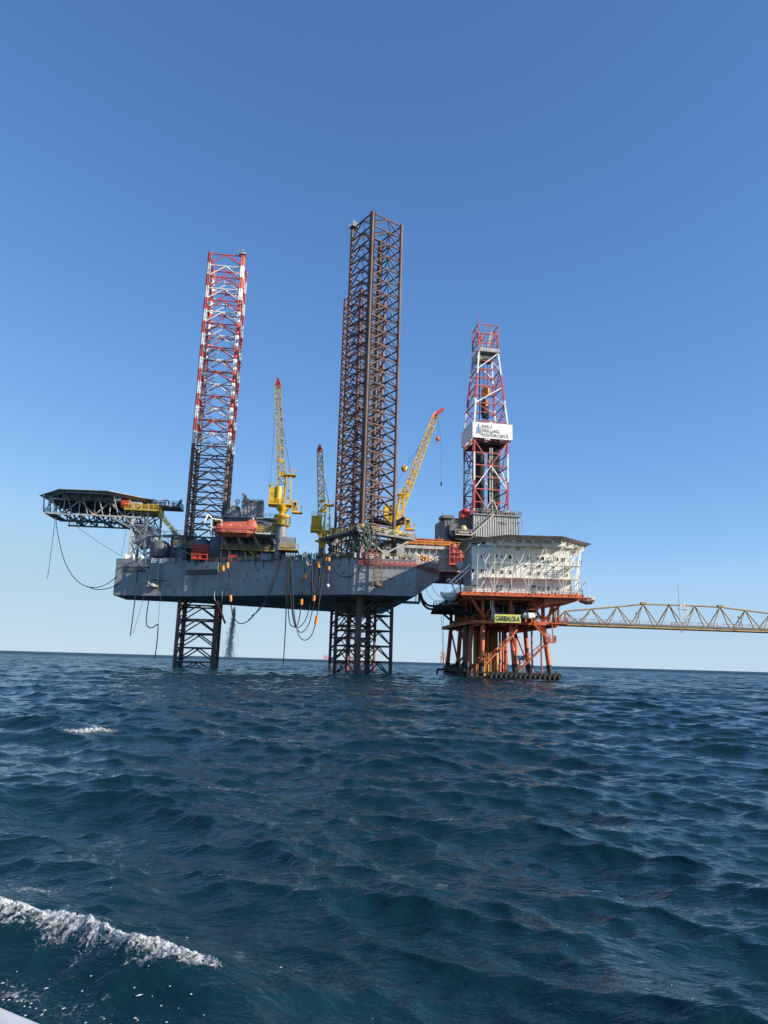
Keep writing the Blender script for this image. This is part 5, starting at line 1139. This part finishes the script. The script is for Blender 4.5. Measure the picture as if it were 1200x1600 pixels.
p = at(720, 884, 150); mb = MB(); mb.lathe((p.x, 149.6, p.z), [(.2, 0), (.95, .05), (1.0, .5), (.6, .9)], 16, 'y'); t.part('drum', mb, 'lgrey'); mb = MB(); mb.bar((p.x, 150.4, p.z), (p.x, 150.4, ZM), .25); mb.bar((p.x, 150.4, p.z), (W0, 150.4, p.z), .2); t.part('bracket', mb, 'grey')

# helideck over the quarters
t = T('platform_helideck', 'weathered octagonal helideck on the roof of the cream quarters block', 'helideck', (30.6, 155, WZ), WLD)
GH = 28.3; gc = (30.6, 155.0); oc = octo(gc, 12.6); oo = octo(gc, 13.7)
mb = MB(); mb.prism(oc, GH - .35, GH); t.part('deck_plate', mb, 'lgrey')
mb = MB()
for k in range(8):
    a, b_ = oc[k], oc[(k + 1) % 8]; c, d = oo[k], oo[(k + 1) % 8]
    mb.add([(*a, GH - .1), (*b_, GH - .1), (*d, GH + .25), (*c, GH + .25), (*a, GH - .16), (*b_, GH - .16), (*d, GH + .19), (*c, GH + .19)], [(0, 1, 2, 3), (7, 6, 5, 4), (2, 1, 5, 6), (0, 3, 7, 4)])
    for j in range(5): f = j / 4; pp = along(a, b_, f); qq = along(c, d, f); mb.bar((*pp, GH - .25), (*qq, GH + .2), .14)
t.part('perimeter_net', mb, 'netbrown')
mb = MB()
for k in range(-6, 7):
    x = gc[0] + k * 2.0; hw2 = min(12.4, 17.6 - abs(k * 2.0)); mb.box(x - .1, x + .1, gc[1] - hw2, gc[1] + hw2, GH - .85, GH - .36)
for y in (144.5, 146.6, 150.5, 155, 160): hw2 = min(12.4, 17.6 - abs(y - gc[1])); mb.box(gc[0] - hw2, gc[0] + hw2, y - .12, y + .12, GH - 1.3, GH - .4)
t.part('girder', mb, 'cream')
mb = MB(); sx_ = [19.2, 22.7, 26.2, 29.7, 33.2, 36.7, 40.0]
for i, x in enumerate(sx_):
    mb.bar((x, 143.6, ZM), (x + .4, 144.5, GH - 1.3), .088)
    if i < 6:
        n_ = ((x + sx_[i + 1]) / 2, 144.0, 23.2); mb.bar(n_, (x + .3, 144.5, GH - 1.3), .088); mb.bar(n_, (sx_[i + 1] + .3, 144.5, GH - 1.3), .088); mb.bar(n_, ((x + sx_[i + 1]) / 2, WY, 25.0), .072); mb.bar(n_, (x, 143.6, ZM + .2) if i % 2 else (sx_[i + 1], 143.6, ZM + .2), .080)
        mb.bar(n_, ((x + sx_[i + 1]) / 2, 150, GH - 1.2), .080); mb.bar((x + .3, 144.5, GH - 1.35), (sx_[i + 1] + .3, 144.5, GH - 1.35), .096)
        mb.bar((x + .4, 144.5, GH - 1.3), (x, WY, 25.4), .072)
    if i < 5: mb.bar(((x + sx_[i + 1]) / 2, 144.0, 23.2), ((sx_[i + 1] + sx_[i + 2]) / 2, 144.0, 23.2), .064)
p = at(702, 911, 150.5); mb.bar(p, at(766, 855, 146.2), .3); mb.bar(at(706, 915, 150.5), at(735, 889, 148), .25)
mb.bar((20.2, 146.2, ZM + 1), at(790, 848, 145), .28)
mb.bar((42.2, 149.5, GH - .6), (40.4, 147.5, ZM + .2), .2); mb.bar((42.6, 152, GH - .6), (40.6, 150, ZM + .2), .2); mb.bar((42.4, 150, GH - .8), (39.4, 148, 23.8), .088); mb.bar((40.4, 147.5, 22.5), (39.4, 147, 26), .088); mb.bar((41.3, 148.5, 22.6), (39.3, 147.2, 20), .080)
t.part('support_lattice', mb, 'cream')
for lab, c, sgn, hullm in (('small white boat hung from davits at the left end of the platform deck', at(702, 931, 150), 1, 'white'), ('small rust brown bottomed boat hung from davits at the platform deck\'s right end', at(915.5, 937, 146), -1, 'boatbottom')):
    t = T('rescue_boat', lab, 'boat', c, WLD); x, y, z = c; n_ = []
    for fx, w_, zt, zb_ in ((-1.9, .15, .85, .1), (-1.3, .65, .7, -.65), (0, .9, .55, -1.05), (1.2, .8, .6, -.9), (1.75, .55, .7, -.4)): n_.append([(x + fx, y - w_, z + zt), (x + fx, y - w_ * .75, z + (zt + zb_) / 2 - .15), (x + fx, y, z + zb_), (x + fx, y + w_ * .75, z + (zt + zb_) / 2 - .15), (x + fx, y + w_, z + zt)])
    t.part('boat_hull', loft(n_), hullm)
    mb = MB(); mb.box(x - 1.2, x + 1.3, y - .88, y - .80, z + .35, z + .55); mb.box(x + (.9 if sgn < 0 else -1.3), x + (1.75 if sgn < 0 else -.5), y - .75, y + .7, z - .05, z + .62); t.part('gunwale', mb, 'white')
    mb = MB()
    for dx in (-1.0, 1.0):
        r_ = V((x + sgn * 2.6, y + 1.0, ZM + .1)); topv = V((x + dx * .6, y, z + 3.1)); mb.bar(r_ + V((dx, 0, 0)), topv + V((sgn * .6, .5, .6)), .2); mb.bar(topv + V((sgn * .6, .5, .6)), topv, .18); mb.rod(topv, (x + dx, y, z + .5), .07, 4)
    t.part('davit', mb, 'white')

# ------------------------------------------------------------------ footbridge
BR = Frame(36.6, 150.2, 6.1)
t = T('footbridge', 'long ochre triangular truss footbridge leading right from the platform', 'bridge', (0, 0, 11.4), BR)
tx = [2.1 + 5.78 * k for k in range(11)]; tz = [14.2, 14.85, 15.55, 16.3, 16.35, 16.35, 16.3, 15.8, 15.3, 14.75, 14.1]
bx = [-.6] + [tx[k] + 2.89 for k in range(10)] + [tx[-1] + 3]
mb = MB()
for a in range(10): mb.rod((tx[a], 0, tz[a]), (tx[a + 1], 0, tz[a + 1]), .36, 8)
for k in (3, 6): mb.cbox((tx[k], 0, tz[k] + .15), 1.1, .7, .5)
t.part('top_chord', mb, 'tan')
for s_ in (-1.25, 1.25): mb = MB(); mb.rod((-.6, s_, 11.3), (bx[-1], s_, 11.3), .42, 8); t.part('bottom_chord', mb, 'tan')
mb = MB()
for k in range(11):
    for s_ in (-1.25, 1.25): mb.rod((tx[k], 0, tz[k]), (bx[k], s_, 11.3), .24, 6); mb.rod((tx[k], 0, tz[k]), (bx[k + 1], s_, 11.3), .24, 6)
for s_ in (-1.25, 1.25): mb.rod((tx[0], 0, tz[0]), (tx[0], s_, 11.3), .2, 6)
t.part('web_member', mb, 'tan')
mb = MB(); mb.box(-1.2, bx[-1], -1.0, 1.0, 11.5, 11.62)
for s_ in (-.7, -.2, .4): mb.rod((-1, s_, 11.85), (bx[-1], s_, 11.85), .3, 6)
mb.bar((-1, -1.35, 11.75), (bx[-1], -1.35, 11.75), .08, .3); t.part('walkway', mb, 'dgrey')
mb = MB(); mb.rail([(0, -1.05, 11.62), (bx[-1], -1.05, 11.62)], 1.1, 1.45, .07); mb.rail([(0, 1.05, 11.62), (bx[-1], 1.05, 11.62)], 1.1, 1.45, .07); t.part('railing', mb, 'lgrey')
t = T('antenna_mast', 'white ladder mast with a small railed platform standing on the footbridge', 'mast', (27.5, 0, 11.6), BR)
mb = MB(); mb.bar((26.9, -1.2, 10.3), (26.9, -1.2, 20.6), .12); mb.bar((26.5, -1.2, 20.3), (27.3, -1.2, 20.3), .05); mb.bar((27.4, -1.2, 10.3), (27.4, -1.2, 12.8), .1); t.part('whip_antenna', mb, 'lgrey')
mb = MB()
for x in (28.6, 29.1):
    for y in (-.5, .1): mb.bar((x, y, 11.6), (x, y, 15.6), .09)
for z in np.arange(11.9, 15.7, .5): mb.bar((28.6, -.5, z), (29.1, -.5, z), .07); mb.bar((28.6, .1, z), (29.1, -.5, z + .4), .05)
t.part('ladder', mb, 'white')
mb = MB(); mb.box(27.2, 29.2, -.8, .4, 15.5, 15.6); mb.rail([(27.2, -.75, 15.6), (29.2, -.75, 15.6), (29.2, .4, 15.6)], .9, .6, .06); mb.cbox((27.7, -.5, 16.1), .6, .4, .8); mb.lathe((28.4, -.3, 15.6), [(.12, 0), (.22, .4), (.22, 1.0), (.05, 1.4)], 8); t.part('platform', mb, 'white')
mb = MB(); mb.cbox((25.6, -.8, 12.1), 1.0, .5, .9); mb.cbox((26.4, -.8, 11.95), .5, .5, .6); t.part('control_box', mb, 'lgrey')
for x, lab in ((17.6, 'twin floodlight post on the footbridge left of the ladder mast'), (40.6, 'twin floodlight post on the footbridge right of the ladder mast')):
    t = T('floodlight_post', lab, 'lamp post', (x, -.9, 11.6), BR, 'floodlight posts on the footbridge')
    mb = MB(); mb.bar((x - .3, -.9, 11.6), (x - .3, -.9, 14.1), .1); mb.bar((x + .3, -.9, 11.6), (x + .3, -.9, 14.1), .1); t.part('post', mb, 'grey')
    for dx in (-.35, .35): mb = MB(); mb.prism([(x + dx - .22, -1.2), (x + dx + .22, -1.2), (x + dx + .15, -.85), (x + dx - .15, -.85)], 14.05, 14.4); t.part('lamp', mb, 'grey')

# ------------------------------------------------------------------ platforms on the horizon
def far_platform(label, px, y0, w_, h_, D):
    c = at(px, y0, D); t = T('distant_platform', label, 'platform', (c.x, D, 0), WLD, 'tiny platforms on the horizon'); x = c.x
    mb = MB(); mb.box(x - w_ / 2, x + w_ / 2, D - w_ / 3, D + w_ / 3, h_ * .42, h_ * .62); mb.box(x - w_ * .35, x + w_ * .1, D - w_ / 4, D + w_ / 4, h_ * .62, h_ * .9); mb.box(x + w_ * .15, x + w_ * .4, D - 3, D + 3, h_ * .62, h_ * .78); t.part('deck', mb, far_m)
    mb = MB()
    for sx in (-.4, -.1, .2, .42):
        for sy in (-.3, .3): mb.bar((x + sx * w_ * 1.1, D + sy * w_, -3), (x + sx * w_, D + sy * w_, h_ * .45), w_ * .06)
    t.part('leg', mb, 'salmon')
    mb = MB(); mb.bar((x + w_ * .25, D, h_ * .78), (x + w_ * .3, D, h_ * 1.25), w_ * .04); mb.box(x - w_ * .5, x - w_ * .1, D - 4, D + 4, h_ * .92, h_ * .97); t.part('mast', mb, 'grey')
far_m = mat('hazy_pink_white_paint', (.55, .42, .40), .6, var=.2)
far_platform('tiny pale platform on the horizon left of the tall brown leg', 509.5, 1024, 19, 20, 2600)
far_platform('tiny pinkish platform on the horizon at the left legs of the orange platform', 694, 1026, 26, 42, 2600)

# ------------------------------------------------------------------ foam
def foam_sheet(name, label, X, Y, dens, lift, rough_amp, sd_):
    sp = np.full(X.shape, .03); a, b_, c, _ = sea(X, Y, sp); R_ = np.random.RandomState(sd_)
    from mathutils import noise as mn
    nz = np.array([mn.fractal(V((x * 9, y * 9, sd_)), .55, 2.1, 7) for x, y in zip(X.ravel(), Y.ravel())]).reshape(X.shape)
    Z = c + lift + rough_amp * dens * (nz * .9 + .25)
    me = grid_mesh(name, a, b_, Z); at_ = me.attributes.new('foam', 'FLOAT', 'POINT'); at_.data.foreach_set('value', dens.astype(np.float32).ravel()); me.materials.append(FOAM)
    o = bpy.data.objects.new(name, me); COL.objects.link(o); o['kind'] = 'stuff'; o['label'] = label; o['category'] = 'foam'; return o
FOAM = bpy.data.materials.new('white_sea_foam'); FOAM.use_nodes = True; nt = FOAM.node_tree; N = nt.nodes; L = nt.links; B = N['Principled BSDF']
B.inputs['Base Color'].default_value = (.68, .70, .71, 1); B.inputs['Roughness'].default_value = .8
geo = N.new('ShaderNodeNewGeometry'); A_ = N.new('ShaderNodeAttribute'); A_.attribute_name = 'foam'
n1 = N.new('ShaderNodeTexNoise'); n1.inputs['Scale'].default_value = 16; n1.inputs['Detail'].default_value = 9; n1.inputs['Roughness'].default_value = .68; n1.inputs['Distortion'].default_value = 1.2; L.new(geo.outputs['Position'], n1.inputs['Vector'])
ad = N.new('ShaderNodeMath'); ad.operation = 'ADD'; L.new(n1.outputs['Fac'], ad.inputs[0]); L.new(A_.outputs['Fac'], ad.inputs[1])
mr = N.new('ShaderNodeMapRange'); mr.inputs['From Min'].default_value = .90; mr.inputs['From Max'].default_value = 1.22; L.new(ad.outputs[0], mr.inputs['Value']); L.new(mr.outputs['Result'], B.inputs['Alpha'])
ns, nt_ = 420, 150
S, Tt = np.meshgrid(np.linspace(0, 1, ns), np.linspace(-.10, .62, nt_), indexing='ij')
cp = smooth_path(CREST[:6], 20); k0 = 0; k1 = 84
ci = S * (k1 - k0) + k0; cX = np.interp(ci, range(len(cp)), [p.x for p in cp]); cY = np.interp(ci, range(len(cp)), [p.y for p in cp])
tang = V((cp[60].x - cp[20].x, cp[60].y - cp[20].y, 0)).normalized(); nx, ny = tang.y, -tang.x
R_ = np.random.RandomState(5); edge = np.interp(S, np.linspace(0, 1, 26), R_.uniform(.16, .60, 26)) * np.interp(S, [0, .3, .62, .85, 1], [1.1, 1.25, 1.5, 1.15, .2]) + .04
dens = np.clip(1 - np.maximum(Tt, 0) / edge, 0, 1) ** .8 * np.clip((Tt + .10) / .05, 0, 1) * np.interp(S, [0, .9, .985, 1], [.95, .95, .7, 0]) * .59 
dens = np.where(Tt > edge, 0, dens)
foam_sheet('breaking_foam', 'white foam breaking along the crest of the near wake wave at lower left', cX + nx * Tt, cY + ny * Tt, dens, .012, .055, 3)
def patch(name, label, c, w_, d_, ang, dmax, amp, sd_, n=70, thr=1.0):
    a, b_ = np.meshgrid(np.linspace(-1, 1, n), np.linspace(-1, 1, n), indexing='ij'); r = np.hypot(a, b_); dens = np.clip(1 - r, 0, 1) ** .6 * dmax
    ca, sa = math.cos(ang), math.sin(ang); X = c.x + ca * a * w_ - sa * b_ * d_; Y = c.y + sa * a * w_ + ca * b_ * d_; return foam_sheet(name, label, X, Y, dens, .015, amp, sd_)
patch('whitecap', 'small whitecap breaking on the sea left of the banded leg', atz(137, 1141, .2), 1.5, .5, .1, .66, .22, 2)
patch('foam_streaks', 'thin lacy foam streaks just behind the breaking wake', atz(48, 1392, .1), .9, .6, -.3, .50, .02, 4)
patch('foam_flecks', 'scattered foam flecks near the white boat rail', atz(28, 1562, .1), .6, .45, -.5, .46, .015, 6)
patch('foam_flecks', 'few foam flecks on the dark wake slope at bottom left', atz(130, 1580, .1), .8, .4, -.5, .38, .01, 7)
patch('foam_flecks', 'faint foam flecks right of the breaking wake', atz(455, 1478, .2), .5, .35, .2, .36, .02, 9)

rf = random.Random(31); fl = []
for k in range(60):
    if k < 48: a_ = rf.random(); px_, py_ = 340 * a_ ** 1.5 + rf.gauss(0, 12), 1600 - 95 * rf.random() * (1 - .6 * a_) + 8
    else: px_, py_ = rf.uniform(20, 1100), rf.uniform(1380, 1600)
    c = atz(px_, py_, .1); fl.append((c.x, c.y, rf.uniform(.003, .007) * (2 if k % 9 == 0 else 1) if k < 48 else rf.uniform(.003, .006)))
fx, fy, fz, _ = sea(np.array([[f[0] for f in fl]]), np.array([[f[1] for f in fl]]), np.full((1, len(fl)), .05))
mb = MB()
for k, f in enumerate(fl):
    x, y, z = fx[0, k], fy[0, k], fz[0, k] + .012; n_ = 9; el = rf.uniform(1.2, 3.5); ro = .9 + rf.gauss(0, .35); vs = []
    for j in range(n_):
        a_ = 6.2832 * j / n_; r_ = f[2] * rf.uniform(.45, 1.2); p_, q_ = r_ * el * math.cos(a_), r_ * math.sin(a_); vs.append((x + p_ * math.cos(ro) - q_ * math.sin(ro), y + p_ * math.sin(ro) + q_ * math.cos(ro), z))
    mb.add([(x, y, z + .006)] + vs, [(0, j + 1, (j + 1) % n_ + 1) for j in range(n_)])
solo('foam_bubbles', 'scattered small white foam bubbles on the dark wake slope', 'foam', mb, mat('foam_bubble_white', (.42, .46, .48), .7, var=.1), (fl[0][0], fl[0][1], 0), kind='stuff')
# ------------------------------------------------------------------ the viewer's boat
t = T('boat_rail', 'white rounded rail of the viewer\'s boat in the bottom left corner', 'boat', atz(-150, 1560, 1.9), WLD)
P = [atz(x, y + 38, 2.0) for x, y in ((-520, 1330), (-250, 1460), (-80, 1543), (0, 1580), (60, 1608), (200, 1690), (380, 1800))]
mb = MB(); mb.tube(smooth_path(P, 6), .045, 16); t.part('rail_tube', mb, mat('boat_gelcoat', (.62, .62, .60), .35, var=.06, scale=9))
mb = MB()
for k in (1, 3, 5): mb.rod(P[k], P[k] + V((-.06, -.05, -.5)), .035, 10)
t.part('stanchion', mb, 'lgrey')
